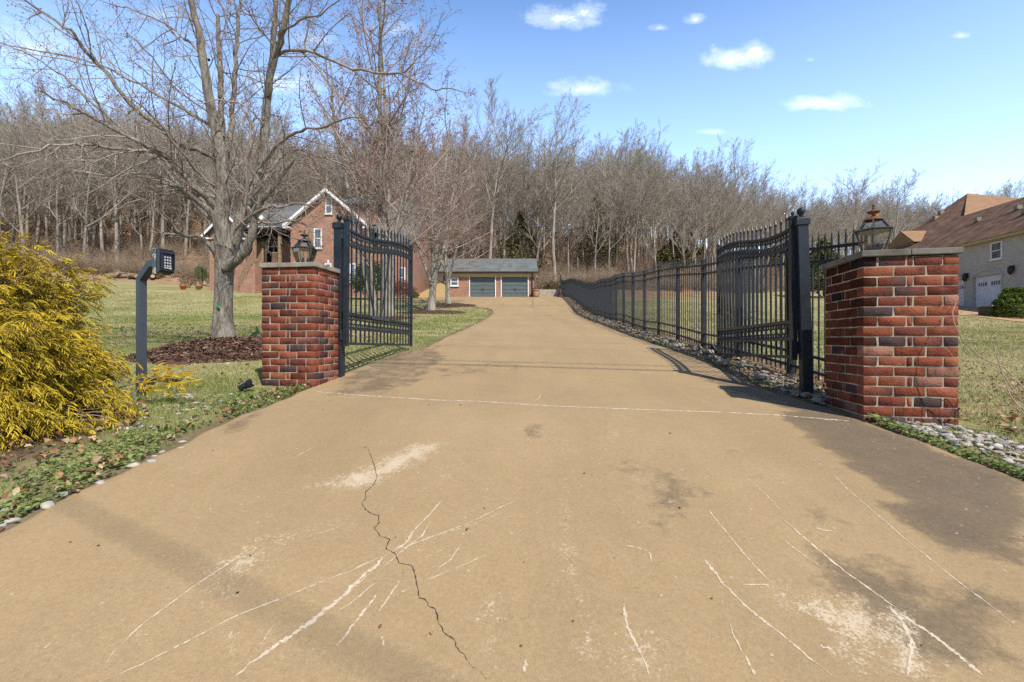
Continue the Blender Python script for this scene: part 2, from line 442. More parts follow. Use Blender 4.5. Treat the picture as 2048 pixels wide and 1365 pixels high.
# ------------------------------------------------------------------ lawn, hillside: one sheet to the horizon
def lines(lo, hi, a, b, d, grow=1.09):
    """grid lines, spacing d inside [a,b], growing outside"""
    L = list(np.arange(a, b+1e-6, d)); s = d
    x = a
    while x > lo: s *= grow; x -= s; L.insert(0, x)
    s = d; x = b
    while x < hi: s *= grow; x += s; L.append(x)
    return np.array(L)
TREES = [(-4.75, 7.55), (-4.85, 17.0), (-4.2, 23.6), (-3.95, 28.2)]
MULCH = [(-4.45, 7.25, 1.32, 1.2, .20), (-4.85, 17.0, 1.2, 1.0, .12), (-4.1, 23.3, 1.75, 1.3, .12), (-3.75, 28.0, 1.6, 1.2, .12)]
BUSH = (-4.0, 2.95)
def fence_x(y):
    return np.interp(y, [3.9, 4.85, 9.7, 14.5, 17.5, 23, 31, 44, 52], [3.22, 3.25, 3.26, 3.4, 3.58, 3.94, 4.35, 5.0, 5.5])
def bare_mask(x, y):
    d = np.hypot((x-BUSH[0])/1.5, (y-BUSH[1]+.25)/1.35)
    b = 1 - sstep(d, .7, 1.05)
    strip = (x > d_right(y)-.1) & (x < fence_x(y)+.35) & (y > 3.9) & (y < 46)
    b = np.maximum(b, strip*.9)
    le = d_left(y)-x
    b = np.maximum(b, .75*(1-sstep(le, .05, .28))*(le > -.3)*(y < 30))
    re = x-d_right(y)
    b = np.maximum(b, .8*(1-sstep(re, .05, .5))*(re > -.3)*(y < 4))
    return b
def hnoise(x, y, s, seed=0):
    """cheap smooth value noise"""
    x = np.asarray(x)*s + seed*17.3; y = np.asarray(y)*s + seed*7.7
    xi, yi = np.floor(x), np.floor(y); fx, fy = x-xi, y-yi
    fx, fy = fx*fx*(3-2*fx), fy*fy*(3-2*fy)
    h = lambda a, b: np.modf(np.abs(np.sin(a*127.1+b*311.7)*43758.5453))[0]
    return (h(xi,yi)*(1-fx)+h(xi+1,yi)*fx)*(1-fy) + (h(xi,yi+1)*(1-fx)+h(xi+1,yi+1)*fx)*fy

def grid_faces(nx, ny):
    i, j = np.meshgrid(np.arange(nx-1), np.arange(ny-1)); a = (j*nx+i).ravel()
    return np.stack([a, a+1, a+nx+1, a+nx], 1)
def ground_z(x, y):
    """surface the plants stand on (the lawn, not the drive)"""
    n = (hnoise(x, y, 3.1, 1)-.5)*.03*(y < 40) + (hnoise(x, y, 9, 2)-.5)*.012*(y < 14)
    return gz(x, y) + .002 + n
gx = lines(-420, 420, -7, 7, .12); gy = lines(-60, 430, .6, 10, .12, 1.06)
GX, GY = np.meshgrid(gx, gy); X, Y = GX.ravel(), GY.ravel()
Z = ground_z(X, Y)
Z = np.where(in_drive(X, Y, -.02), gz(X, Y)-.05, np.where(in_drive(X, Y, .10), np.minimum(Z, gz(X, Y)+.006), Z))
foot = 49 + 50*sstep(X, 12, 75)
woods = np.clip(sstep(Y-foot+hnoise(X, Y, .25, 3)*5, -1, 4), 0, 1)*(Y > 30)
fq = grid_faces(len(gx), len(gy))
ground = mesh_np('lawn', np.stack([X, Y, Z], 1), fq, np.full(len(fq), 4), M['lawn'], smooth=True,
    attrs={'woods': ('POINT', 'FLOAT', woods), 'bare': ('POINT', 'FLOAT', bare_mask(X, Y))})
tag(ground, 'winter lawn rising to the leaf covered wooded hillside', kind='structure')

# ------------------------------------------------------------------ driveway
def poly_mask(x, y, px, soft):
    """1 inside the ground outline of a mark measured on the photograph, fading over soft metres"""
    P = np.array([ground_at(*p) for p in px]); n = len(P)
    ins = np.zeros(len(x), bool); dist = np.full(len(x), 1e9)
    for i in range(n):
        a, b = P[i], P[(i+1) % n]
        c = ((a[1] > y) != (b[1] > y)) & (x < (b[0]-a[0])*(y-a[1])/(b[1]-a[1]+1e-12)+a[0]); ins ^= c
        d = b-a; t = np.clip(((x-a[0])*d[0]+(y-a[1])*d[1])/(d@d+1e-12), 0, 1)
        dist = np.minimum(dist, np.hypot(x-a[0]-t*d[0], y-a[1]-t*d[1]))
    return np.clip(np.where(ins, .5+dist/soft, .5-dist/soft), 0, 1)
def z4(L): return [(1200+a*.4141, 850+b*.4141) for a, b in L]
def z3(L): return [(380+a*.3774, 850+b*.3774) for a, b in L]
dy = np.concatenate([np.arange(-30, .9, .6), np.arange(.9, 7.5, .03), np.arange(7.5, 44, .35)])
nxd = 150
rows = []
for y in dy:
    a, b = float(d_left(y)), float(d_right(y))
    wob = .025*math.sin(y*5.1)+.02*math.sin(y*13.7)
    rows.append(np.stack([np.linspace(a+wob*.6, b+wob*.5, nxd), np.full(nxd, y)], 1))
V = np.concatenate(rows); dx_, dy_ = V[:,0], V[:,1]
dz_ = gz(dx_, dy_)+DRIVE_UP
edge_i = np.arange(len(V)) % nxd
dz_ = dz_ - .004*((edge_i == 0) | (edge_i == nxd-1))
near = dy_ < 9
stain = np.zeros(len(V)); wear = np.where(near, .08+.24*sstep(hnoise(dx_*1.3, dy_, .9, 21), .35, .75)*(dy_ < 3.6), .06)
def put(arr, px, val, soft):
    arr[near] = np.maximum(arr[near], val*poly_mask(dx_[near], dy_[near], px, soft))
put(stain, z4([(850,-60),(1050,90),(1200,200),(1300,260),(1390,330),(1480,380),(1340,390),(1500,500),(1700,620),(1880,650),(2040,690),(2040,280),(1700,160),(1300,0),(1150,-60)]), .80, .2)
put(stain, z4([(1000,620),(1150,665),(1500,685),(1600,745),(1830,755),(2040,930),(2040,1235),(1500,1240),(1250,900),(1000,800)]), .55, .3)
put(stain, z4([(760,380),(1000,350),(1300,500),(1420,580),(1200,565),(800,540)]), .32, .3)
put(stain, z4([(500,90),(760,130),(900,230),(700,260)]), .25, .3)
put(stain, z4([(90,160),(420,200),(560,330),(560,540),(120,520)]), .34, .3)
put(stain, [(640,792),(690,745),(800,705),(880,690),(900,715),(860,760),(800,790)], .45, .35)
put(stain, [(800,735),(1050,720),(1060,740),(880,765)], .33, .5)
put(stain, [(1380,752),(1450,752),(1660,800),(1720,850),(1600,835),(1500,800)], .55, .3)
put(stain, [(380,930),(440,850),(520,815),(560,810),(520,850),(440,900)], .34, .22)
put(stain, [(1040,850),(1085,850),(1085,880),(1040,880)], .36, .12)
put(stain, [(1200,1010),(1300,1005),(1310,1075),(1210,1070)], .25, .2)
# joint-side soiling and darker bands further up
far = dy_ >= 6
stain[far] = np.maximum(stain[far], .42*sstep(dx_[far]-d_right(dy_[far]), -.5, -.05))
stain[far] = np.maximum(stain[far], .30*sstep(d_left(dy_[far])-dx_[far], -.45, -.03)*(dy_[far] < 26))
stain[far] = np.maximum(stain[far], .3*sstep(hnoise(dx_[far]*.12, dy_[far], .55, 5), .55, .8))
put(wear, z3([(520,360),(900,230),(1180,100),(1370,90),(1340,160),(1000,340),(900,370)]), .75, .3)
put(wear, z3([(1280,330),(1350,220),(1430,290),(1340,350)]), .6, .2)
put(wear, z3([(0,760),(220,620),(380,570),(850,480),(880,560),(620,620),(480,800),(300,1000),(0,1100)]), .58, .35)
put(wear, z3([(0,1100),(500,1000),(760,1200),(900,1350),(0,1350)]), .5, .35)
put(wear, z3([(1480,900),(1700,870),(1730,1100),(1600,1250),(1480,1180)]), .62, .25)
put(wear, z4([(90,170),(560,330),(600,540),(120,520)]), .36, .4)
put(wear, z4([(680,780),(1000,780),(1480,900),(1540,1244),(1250,1244),(1000,980)]), .72, .3)
put(wear, z4([(1380,900),(1480,900),(1600,1244),(1450,1244)]), .95, .2)
put(wear, z4([(0,1050),(300,1000),(420,1244),(0,1244)]), .7, .3)
put(wear, z4([(1500,1050),(1750,1130),(2040,1244),(1560,1244)]), .6, .3)
put(wear, [(1112,955),(1150,960),(1165,1060),(1180,1180),(1235,1340),(1160,1355),(1115,1180),(1092,1080)], .56, .2)
put(wear, z4([(20,30),(120,30),(110,90),(20,80)]), .5, .12)
verts = [np.stack([dx_, dy_, dz_], 1)]; A_st = [stain]; A_wr = [wear]; A_ed = [np.zeros(len(V))]
fd = grid_faces(nxd, len(dy)); flat = [fd.ravel()]; sizes = [np.full(len(fd), 4)]; mi = [np.zeros(len(fd), int)]
base = len(V)
# slab edges
nr = len(dy)
for side in (0, nxd-1):
    top = np.arange(nr)*nxd+side
    lo = np.stack([dx_[top], dy_[top], dz_[top]-.12], 1); verts.append(lo)
    A_st.append(np.full(nr, .4)); A_wr.append(np.zeros(nr)); A_ed.append(np.zeros(nr))
    a = np.arange(nr-1)
    q = np.stack([top[a], top[a+1], base+a+1, base+a], 1); flat.append(q.ravel()); sizes.append(np.full(len(q), 4)); mi.append(np.zeros(len(q), int))
    base += nr
def ribbon(px, w, mat, jit=.35, wjit=.5, zup=.0012, step=.02, taper=True):
    """a thin mark following photo-measured points over the slab"""
    global base
    P = np.array([ground_at(*p) for p in px]); d = np.r_[0, np.cumsum(np.hypot(*np.diff(P, axis=0).T))]
    n = max(6, int(d[-1]/step)); s = np.linspace(0, d[-1], n)
    x, y = np.interp(s, d, P[:,0]), np.interp(s, d, P[:,1])
    x += nrg.normal(0, w*jit*.35, n); y += nrg.normal(0, w*jit*.35, n)
    tx, ty = np.gradient(x), np.gradient(y); l = np.hypot(tx, ty)+1e-9; nx_, ny_ = -ty/l, tx/l
    ww = w*(1+wjit*(nrg.random(n)-.5)*2)
    if taper: ww = ww*np.clip(np.minimum(s, d[-1]-s)/(.12*d[-1]), .25, 1)
    c = np.stack([x, y], 1); nn = np.stack([nx_, ny_], 1)
    rowsv = np.stack([c-nn*ww[:,None]/2, c, c+nn*ww[:,None]/2], 1).reshape(-1, 2)
    z = gz(rowsv[:,0], rowsv[:,1])+DRIVE_UP+zup
    verts.append(np.c_[rowsv, z]); m = len(rowsv)
    A_st.append(np.zeros(m)); A_wr.append(np.zeros(m)); A_ed.append(np.tile([1., 0., 1.], n))
    a = np.arange(n-1)*3
    q = np.concatenate([np.stack([a, a+1, a+4, a+3], 1), np.stack([a+1, a+2, a+5, a+4], 1)])+base
    flat.append(q.ravel()); sizes.append(np.full(len(q), 4)); mi.append(np.full(len(q), mat)); base += m
for L, w in [
    ([(1715,420),(1480,535),(1210,640),(1050,700)], .013), ([(1690,470),(1480,550),(1290,615)], .006),
    ([(1050,700),(850,795),(680,858),(520,925),(240,1045),(0,1165),(-240,1290),(-480,1400)], .011),
    ([(1330,420),(1270,490),(1190,570),(1150,640),(1040,710)], .020), ([(1040,710),(960,790),(860,880),(740,985),(640,1070),(520,1160),(420,1230),(240,1360)], .030),
    ([(1270,530),(1235,600),(1140,680),(1000,800)], .010), ([(980,790),(860,900),(740,1000),(600,1110)], .009),
    ([(380,635),(230,735),(0,900),(-250,1080),(-420,1240),(-440,1300)], .012), ([(365,670),(230,750)], .007),
    ([(985,930),(930,1000),(870,1085),(780,1200)], .016), ([(1110,850),(1060,930),(1000,1020)], .013), ([(1160,900),(1080,930)], .006),
    ([(1590,700),(1400,790),(1220,860)], .007), ([(450,1080),(410,1140),(370,1200)], .012), ([(650,130),(600,160),(550,190)], .012), ([(980,860),(860,960),(760,1030)], .009),
    ([(1440,650),(1380,740),(1310,790)], .009), ([(1385,660),(1240,730)], .006), ([(1020,1150),(1025,1200)], .018), ([(820,555),(660,605)], .008), ([(1780,1270),(1770,1340)], .018),
    ]: ribbon(z3(L), w*.72, 1)
for L, w in [
    ([(1090,215),(1200,330),(1330,440),(1500,590),(1570,650),(1700,760),(1910,920),(2040,1030)], .009),
    ([(870,460),(1020,590),(1180,730),(1330,840),(1450,930)], .013), ([(1400,900),(1450,950),(1500,1080),(1490,1240)], .022), ([(1450,940),(1620,1050),(1850,1240)], .025),
    ([(510,410),(600,520),(680,620),(760,720),(860,820)], .011), ([(490,650),(600,790),(720,910),(860,1030),(960,1110),(1120,1240)], .015),
    ([(880,570),(960,630),(1070,710)], .010), ([(620,970),(650,1050),(690,1130)], .011), ([(115,890),(130,1000),(200,1140),(240,1240)], .015),
    ([(690,255),(800,350),(880,440)], .008), ([(100,600),(170,605),(240,635),(250,680)], .010), ([(1040,515),(1135,535)], .018), ([(1060,1090),(1120,1105)], .02), ([(690,790),(830,790)], .01), ([(700,1140),(750,1240)], .012)
    ]: ribbon(z4(L), w*.75, 1)
ribbon([(632,786),(700,792),(870,803),(960,806),(1100,815),(1240,821),(1440,828),(1560,834),(1700,846)], .02, 2, .5, .7, taper=False)
ribbon([(1065,806),(1078,800),(1082,790)], .012, 1); ribbon([(930,786),(1000,790)], .010, 1); ribbon([(1270,746),(1305,748)], .02, 1)
ribbon(z3([(935,120),(960,180),(980,240),(992,290),(975,330),(930,370),(930,410),(912,430),(930,470),(965,490),(1000,500),(1000,545),(975,565),(1010,610),(1060,625),(1035,680),(1085,705),(1110,760),(1175,770),(1195,830),(1205,880),(1215,940),(1250,950),(1265,990),(1300,1000),(1320,1080),(1355,1140),(1405,1170),(1415,1215),(1460,1260),(1490,1305),(1530,1330),(1570,1380)]),
    .0026, 3, 1.3, .8, .0018, .010)
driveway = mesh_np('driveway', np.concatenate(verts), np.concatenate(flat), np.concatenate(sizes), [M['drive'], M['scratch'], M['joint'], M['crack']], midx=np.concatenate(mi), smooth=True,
    attrs={'stain': ('POINT', 'FLOAT', np.concatenate(A_st)), 'wear': ('POINT', 'FLOAT', np.concatenate(A_wr)), 'edge': ('POINT', 'FLOAT', np.concatenate(A_ed))})
tag(driveway, 'long tan concrete driveway with scrapes and a dark crack', kind='structure')
# the neighbour's drive on the right
nd = [(24.6,24.2),(27.5,22.0),(40,20.5),(40,28),(33.05,28.2),(32.9,36.5),(28.5,36.2),(25.6,30)]
NX, NY = np.meshgrid(np.linspace(23.5, 33.4, 60), np.linspace(14, 38, 80)); NX, NY = NX.ravel(), NY.ravel()
def nd_in(x, y):  # band in front of the neighbour's garage doors
    return (x > np.interp(y, [14,20,24,30,38], [26.8,26.4,26.3,27.2,29.5])) & (x < 33.5)
nq = grid_faces(60, 80); keep = nd_in(NX, NY)[nq].all(1)
nz = gz(NX, NY)+.03
nb = mesh_np('neighbour_drive', np.stack([NX, NY, nz], 1), nq[keep], np.full(keep.sum(), 4), plain('orange_concrete', (.40,.25,.14), .9, 0, .12, 1.2))
tag(nb, 'orange tan concrete apron before the pale brick garage doors', kind='structure')

# ------------------------------------------------------------------ small ground cover
def blades(name, x, y, h, w, lean, col, mat, zoff=-.004):
    n = len(x); a = nrg.random(n)*2*math.pi; z = ground_z(x, y)+zoff
    la = nrg.random(n)*2*math.pi
    ux, uy = np.cos(a)*w/2, np.sin(a)*w/2
    lx, ly = np.cos(la)*lean*h, np.sin(la)*lean*h
    v = np.empty((n, 5, 3))
    v[:,0] = np.stack([x-ux, y-uy, z], 1); v[:,1] = np.stack([x+ux, y+uy, z], 1)
    v[:,2] = np.stack([x+ux*.7+lx*.4, y+uy*.7+ly*.4, z+h*.6], 1); v[:,3] = np.stack([x-ux*.7+lx*.4, y-uy*.7+ly*.4, z+h*.6], 1)
    v[:,4] = np.stack([x+lx, y+ly, z+h*np.sqrt(np.maximum(.1, 1-lean*lean*.6))], 1)
    b = np.arange(n)*5
    f = np.stack([b, b+1, b+2, b+3, b+3, b+2, b+4], 1)
    return mesh_np(name, v, f.ravel(), np.tile([4, 3], n), mat, attrs={'Col': ('POINT', 'FLOAT_COLOR', np.repeat(col, 5, 0))})
def lawn_ok(x, y):
    ok = ~in_drive(x, y, .02)
    for cx, cy, rx, ry, h in MULCH: ok &= ((x-cx)/rx)**2+((y-cy)/ry)**2 > .92
    ok &= ~((np.abs(x+2.36) < .36) & (np.abs(y-5.05) < .36)) & ~((np.abs(x-2.98) < .38) & (np.abs(y-3.6) < .42))
    ok &= nrg.random(len(x)) > bare_mask(x, y)*.93
    return ok
def lawn_pts(n, y0, y1):
    y = np.sqrt(nrg.random(n)*(y1*y1-y0*y0)+y0*y0); x = (nrg.random(n)*2-1)*(1.17*y+.6)
    k = lawn_ok(x, y); return x[k], y[k]
def grass_cols(x, y, bright=1.0):
    n = hnoise(x, y, .8, 6)*.5+hnoise(x, y, 3.3, 7)*.35+nrg.random(len(x))*.45
    side = np.where(x < 0, .06, -.08)
    g = sstep(n+side, .42, .85)[:,None]
    straw = np.array([.43,.37,.19]); green = np.array([.17,.235,.05])
    c = straw*(1-g)+green*g
    return np.clip(c*(.7+.6*nrg.random((len(x), 1)))*bright, 0, 1)
bx, by, bh, bw, bl = [], [], [], [], []
for n, y0, y1, hh, ww in ((95000, 1.6, 5.2, .040, .0042), (120000, 5.2, 10, .036, .0065), (110000, 10, 20, .042, .014), (60000, 20, 34, .05, .03)):
    x, y = lawn_pts(n, y0, y1); bx.append(x); by.append(y)
    bh.append(hh*(.5+.9*nrg.random(len(x)))*(.7+.6*hnoise(x, y, 1.7, 8))); bw.append(ww*(.7+.6*nrg.random(len(x)))); bl.append(.3+.75*nrg.random(len(x)))
x, y, h, w, l = map(np.concatenate, (bx, by, bh, bw, bl))
g = blades('grass', x, y, h, w, l, grass_cols(x, y), M['leafcol'])
tag(g, 'short winter grass, part green and part straw', kind='stuff')

def leafdisc(x, y, z, size, col, tilt, name, mat, asp=.8, bend=.25):
    """small rounded leaves: a folded six-point blade each"""
    n = len(x); a = nrg.random(n)*2*math.pi
    d = np.stack([np.cos(a), np.sin(a), (nrg.random(n)-.35)*tilt], 1); d /= np.linalg.norm(d, axis=1)[:,None]
    s = np.stack([-np.sin(a), np.cos(a), (nrg.random(n)-.5)*tilt], 1); s /= np.linalg.norm(s, axis=1)[:,None]
    u = np.cross(d, s); c = np.stack([x, y, z], 1); S = size[:,None]
    v = np.empty((n, 6, 3)); k = S*asp/2; b = S*bend
    v[:,0] = c; v[:,1] = c+d*S*.35+s*k+u*b*.7; v[:,2] = c+d*S*.75+s*k*.75+u*b*.5; v[:,3] = c+d*S; v[:,4] = c+d*S*.75-s*k*.75+u*b*.5; v[:,5] = c+d*S*.35-s*k+u*b*.7
    i = np.arange(n)*6
    f = np.stack([i, i+1, i+2, i+3, i, i+3, i+4, i+5], 1)
    return mesh_np(name, v, f.ravel(), np.full(2*n, 4), mat, attrs={'Col': ('POINT', 'FLOAT_COLOR', np.repeat(col, 6, 0))})
# weeds along the slab edges
def weed_pts(n):
    y = 1.5+3.5*nrg.random(n); off = nrg.random(n)**1.3*.75; x = d_left(y)-.015-off
    k = hnoise(x, y, 3.2, 9)+.18*(off < .3)-.25*(off > .5) > .53
    yr = 1.9+1.75*nrg.random(n); offr = nrg.random(n)**1.4*.55; xr = d_right(yr)+.02+offr
    kr = (hnoise(xr, yr, 3.4, 10)+.33*(offr < .08) > .74)
    yq = 4.0+6*nrg.random(n//3); xq = d_right(yq)+.02+nrg.random(n//3)*.25; kq = hnoise(xq, yq, 2.2, 12) > .62
    return np.r_[x[k], xr[kr], xq[kq]], np.r_[y[k], yr[kr], yq[kq]]
wx, wy = weed_pts(4000)
ok = lawn_ok(wx, wy) | True
wc = np.array([.16,.235,.075])*(.55+.9*nrg.random((len(wx), 1)))+np.array([.05,.03,.0])*nrg.random((len(wx), 1))
wd = leafdisc(wx, wy, ground_z(wx, wy)+.004+.05*nrg.random(len(wx))**1.3, .016+.016*nrg.random(len(wx)), wc, 1.0, 'weeds', M['leafcol'])
tag(wd, 'low green weeds creeping along the driveway edges', kind='stuff')
# fallen leaves
def leaf_pts():
    P = []
    n = 1100; a = nrg.random(n)*2*math.pi; r = np.sqrt(nrg.random(n)); P.append(np.stack([BUSH[0]+.15+r*np.cos(a)*1.35, BUSH[1]-.25+r*np.sin(a)*1.35], 1))
    n = 900; y = 4.0+22*nrg.random(n)**1.6; P.append(np.stack([d_right(y)+.08+nrg.random(n)*(fence_x(y)+.2-d_right(y)), y], 1))
    n = 800; y = 2.2+3.6*nrg.random(n); P.append(np.stack([np.maximum(3.38, d_right(y)+.35)+nrg.random(n)**1.5*2.6, y], 1))
    n = 110; y = 3.8+3.2*nrg.random(n); P.append(np.stack([-2.6-2.6*nrg.random(n), y], 1))
    n = 900; y = 8.2+6*nrg.random(n); P.append(np.stack([-2.6-9*nrg.random(n)**.8, y], 1))
    n = 700; y = 7+22*nrg.random(n); P.append(np.stack([4+22*nrg.random(n), y], 1))
    n = 120; y = 6+20*nrg.random(n); P.append(np.stack([d_left(y)-.1-1.5*nrg.random(n), y], 1))
    n = 160; y = 1.6+3*nrg.random(n); P.append(np.stack([d_left(y)-.02-.3*nrg.random(n), y], 1))
    return np.concatenate(P)
LP = leaf_pts(); k = ~in_drive(LP[:,0], LP[:,1], -.03); LP = LP[k]
pal = np.array([(.40,.22,.11),(.30,.15,.08),(.50,.33,.20),(.20,.10,.06),(.56,.42,.29)])
lc = pal[nrg.integers(0, 5, len(LP))]*(.7+.5*nrg.random((len(LP), 1)))
fl = leafdisc(LP[:,0], LP[:,1], ground_z(LP[:,0], LP[:,1])+.008+.03*nrg.random(len(LP)), .024+.034*nrg.random(len(LP)), lc, 1.7, 'fallen_leaves', M['leafcol'], .75, .5)
tag(fl, 'dry brown leaves fallen on the ground beside the drive', kind='stuff')

# stones
def ico():
    import bmesh
    bm = bmesh.new(); bmesh.ops.create_icosphere(bm, subdivisions=2, radius=1)
    v = np.array([p.co[:] for p in bm.verts]); f = np.array([[q.index for q in p.verts] for p in bm.faces]); bm.free(); return v, f
IV, IFc = ico()
def rock_variant(seed):
    r = np.random.default_rng(seed); v = IV.copy()
    for _ in range(9):
        n = r.normal(size=3); n /= np.linalg.norm(n); d = .45+.35*r.random()
        s = v@n; v -= np.outer(np.maximum(0, s-d), n)*.92
    v *= np.array([1, .55+.35*r.random(), .32+.28*r.random()]); v += r.normal(0, .02, v.shape); return v
ROCKS = [rock_variant(s) for s in range(8)]
M['stone'] = attr_col('field_stone', .9, 0, var=.35, scale=25)
def stones(name, x, y, size, cols, up=.35, parent=None, slab=False):
    Vs, Cs = [], []
    for i in range(len(x)):
        v = ROCKS[rng.randrange(8)]*size[i]/2; a = rng.random()*6.283; c, s = math.cos(a), math.sin(a)
        t = rng.uniform(-.35, .35); v = v @ np.array([[1,0,0],[0,math.cos(t),math.sin(t)],[0,-math.sin(t),math.cos(t)]])
        v = v @ np.array([[c,s,0],[-s,c,0],[0,0,1]])
        z0 = gzf(x[i], y[i])+(DRIVE_UP if slab else 0)
        Vs.append(v+np.array([x[i], y[i], z0+size[i]*.5*up*rng.uniform(.3,.8)])); Cs.append(np.repeat(cols[i:i+1], len(v), 0))
    n = len(x); f = (IFc[None]+(np.arange(n)*len(IV))[:,None,None]).reshape(-1, 3)
    return mesh_np(name, np.concatenate(Vs), f.ravel(), np.full(len(f), 3), M['stone'], parent, attrs={'Col': ('POINT', 'FLOAT_COLOR', np.concatenate(Cs))})
def stone_cols(n):
    p = np.array([(.40,.37,.32),(.31,.285,.255),(.47,.43,.37),(.25,.24,.235),(.38,.30,.225),(.18,.175,.175)])
    return p[nrg.integers(0, 6, n)]*(.75+.4*nrg.random((n, 1)))
n = 1500; y = 3.95+34*nrg.random(n)**1.9; x = d_right(y)+.10+(fence_x(y)-.02-d_right(y))*(.05+.75*nrg.random(n))
b = stones('rock_bed', x, y, .04+.095*nrg.random(n)**1.5, stone_cols(n)*np.array([1.0,.95,.88]), .5)
tag(b, 'bed of grey and tan stones under the black fence', kind='stuff')
n = 480; y = 2.0+1.5*nrg.random(n); x = d_right(y)+.18+(y < 3.1)*.0+nrg.random(n)*(.55-.12*(y-2)); k = hnoise(x, y, 1.9, 14)+.25*(np.abs(x-d_right(y)-.42) < .25) > .46
b = stones('gravel', x[k], y[k], .025+.05*nrg.random(k.sum()), np.clip(stone_cols(k.sum())*1.3, 0, .62), .5)
tag(b, 'loose pale gravel beside the drive in front of the right pillar', kind='stuff')
n = 330; y = 3.15+1.75*nrg.random(n); x = d_left(y)-.22-nrg.random(n)*1.15; k = hnoise(x, y, 2.4, 15)+.2*(np.abs(x+2.75) < .35)*(y < 4) > .52
b = stones('gravel', x[k], y[k], .02+.05*nrg.random(k.sum()), np.clip(stone_cols(k.sum())*1.25, 0, .6), .35)
tag(b, 'pale gravel showing through the grass between bush and left pillar', kind='stuff')
for i, (px, py, w) in enumerate([(6,1056,20),(28,1046,28),(100,1017,34),(129,997,26),(198,969,26),(269,935,24),(302,928,21),(329,921,14),(310,916,15),(326,906,15),(363,900,15),(366,886,15),(9,1024,22)]):
    x, y = ground_at(px, py); s = w*1.15*y/F
    o = stones('edging_stone', np.array([x]), np.array([y]), np.array([s]), np.array([[.40+.1*(i%3)/2,.39+.08*(i%3)/2,.37]]), .5)
    tag(o, 'pale flat stone lying along the left edge of the driveway', 'stone', 'stones along the left driveway edge')
for i, (px, py, w) in enumerate([(1530,768,36),(1490,742,30),(1455,738,34),(1425,712,26),(1395,706,26),(1465,722,26),(1560,762,24),(1360,697,22),(1590,772,22),(1330,690,20),(1345,686,18)]):
    x, y = ground_at(px, py); s = w*1.2*y/F
    o = stones('border_rock', np.array([x]), np.array([y+.08]), np.array([s]), np.array([[.33,.32,.29]])*(.7+.12*(i%4)), .7)
    tag(o, 'large weathered rock in the stone bed beside the right gate leaf', 'rock', 'large rocks in the stone bed')

# small bits lying on the slab
n = 110; yb = 1.3+8*nrg.random(n)**1.5; xb = d_left(yb)+(d_right(yb)-d_left(yb))*np.where(nrg.random(n) < .45, .02+.1*nrg.random(n)*np.where(nrg.random(n) < .5, 1, 9), nrg.random(n))
bc = np.array([(.22,.13,.07),(.09,.06,.04),(.14,.17,.05),(.40,.28,.16)])[nrg.integers(0, 4, n)]
db = leafdisc(xb, yb, gz(xb, yb)+DRIVE_UP+.004, .008+.015*nrg.random(n)**2, bc, .5, 'litter', M['leafcol'], .6, .3)
tag(db, 'scattered bits of leaf and bark on the concrete', kind='stuff')

# mulch mounds round the trees
def mulch(i, cx, cy, rx, ry, h, label, chips):
    n = 56; m = 26; V = []; 
    for j in range(m+1):
        r = j/m
        for k in range(n):
            a = 2*math.pi*k/n; w = 1+.07*math.sin(3*a+i)+.05*math.sin(7*a+2*i)
            x, y = cx+rx*r*w*math.cos(a), cy+ry*r*w*math.sin(a)
            V.append((x, y, gzf(x, y)+h*(1-r**2.2)-.035*(r > .97)+rng.uniform(-.012, .012)*(r < .95)))
    q = [(j*n+k, j*n+(k+1)%n, (j+1)*n+(k+1)%n, (j+1)*n+k) for j in range(m) for k in range(n)]
    V = np.array(V); C = np.tile([.12,.065,.045], (len(V), 1)); Q = np.array(q)
    a = nrg.random(chips)*6.283; r = np.sqrt(nrg.random(chips))*1.03; x = cx+rx*r*np.cos(a); y = cy+ry*r*np.sin(a)
    re_ = r/(1+.07*np.sin(3*a+i)+.05*np.sin(7*a+2*i)); z = gz(x, y)+h*(1-np.minimum(re_, 1)**2.2)+.016
    ln = .03+.07*nrg.random(chips); wd = .006+.012*nrg.random(chips); t = nrg.random(chips)*6.283
    d = np.stack([np.cos(t), np.sin(t), (nrg.random(chips)-.5)*.9], 1)*ln[:,None]/2; s = np.stack([-np.sin(t), np.cos(t), (nrg.random(chips)-.5)*1.2], 1)*wd[:,None]/2
    c = np.stack([x, y, z], 1); cv = np.stack([c-d-s, c+d-s, c+d+s, c-d+s], 1).reshape(-1, 3)
    cc = np.array([(.17,.090,.064),(.115,.065,.05),(.25,.15,.105),(.31,.21,.15)])[nrg.integers(0, 4, chips)]*(.7+.6*nrg.random((chips, 1)))
    flat = np.concatenate([Q.ravel(), np.arange(chips*4)+len(V)]); 
    o = mesh_np('mulch_mound', np.concatenate([V, cv]), flat, np.full(len(Q)+chips, 4), M['matte_col'], attrs={'Col': ('POINT', 'FLOAT_COLOR', np.concatenate([C, np.repeat(cc, 4, 0)]))})
    tag(o, label, 'mulch')
mulch(0, *MULCH[0], 'wide reddish brown mulch mound under the nearest big bare tree', 6500)
mulch(1, *MULCH[1], 'mulch ring around the clump of trunks behind the left gate leaf', 1500)
mulch(2, *MULCH[2], 'mulch ring around the young tree nearer the driveway curve', 1800)
mulch(3, *MULCH[3], 'farther mulch ring at the small tree before the garage window', 1500)
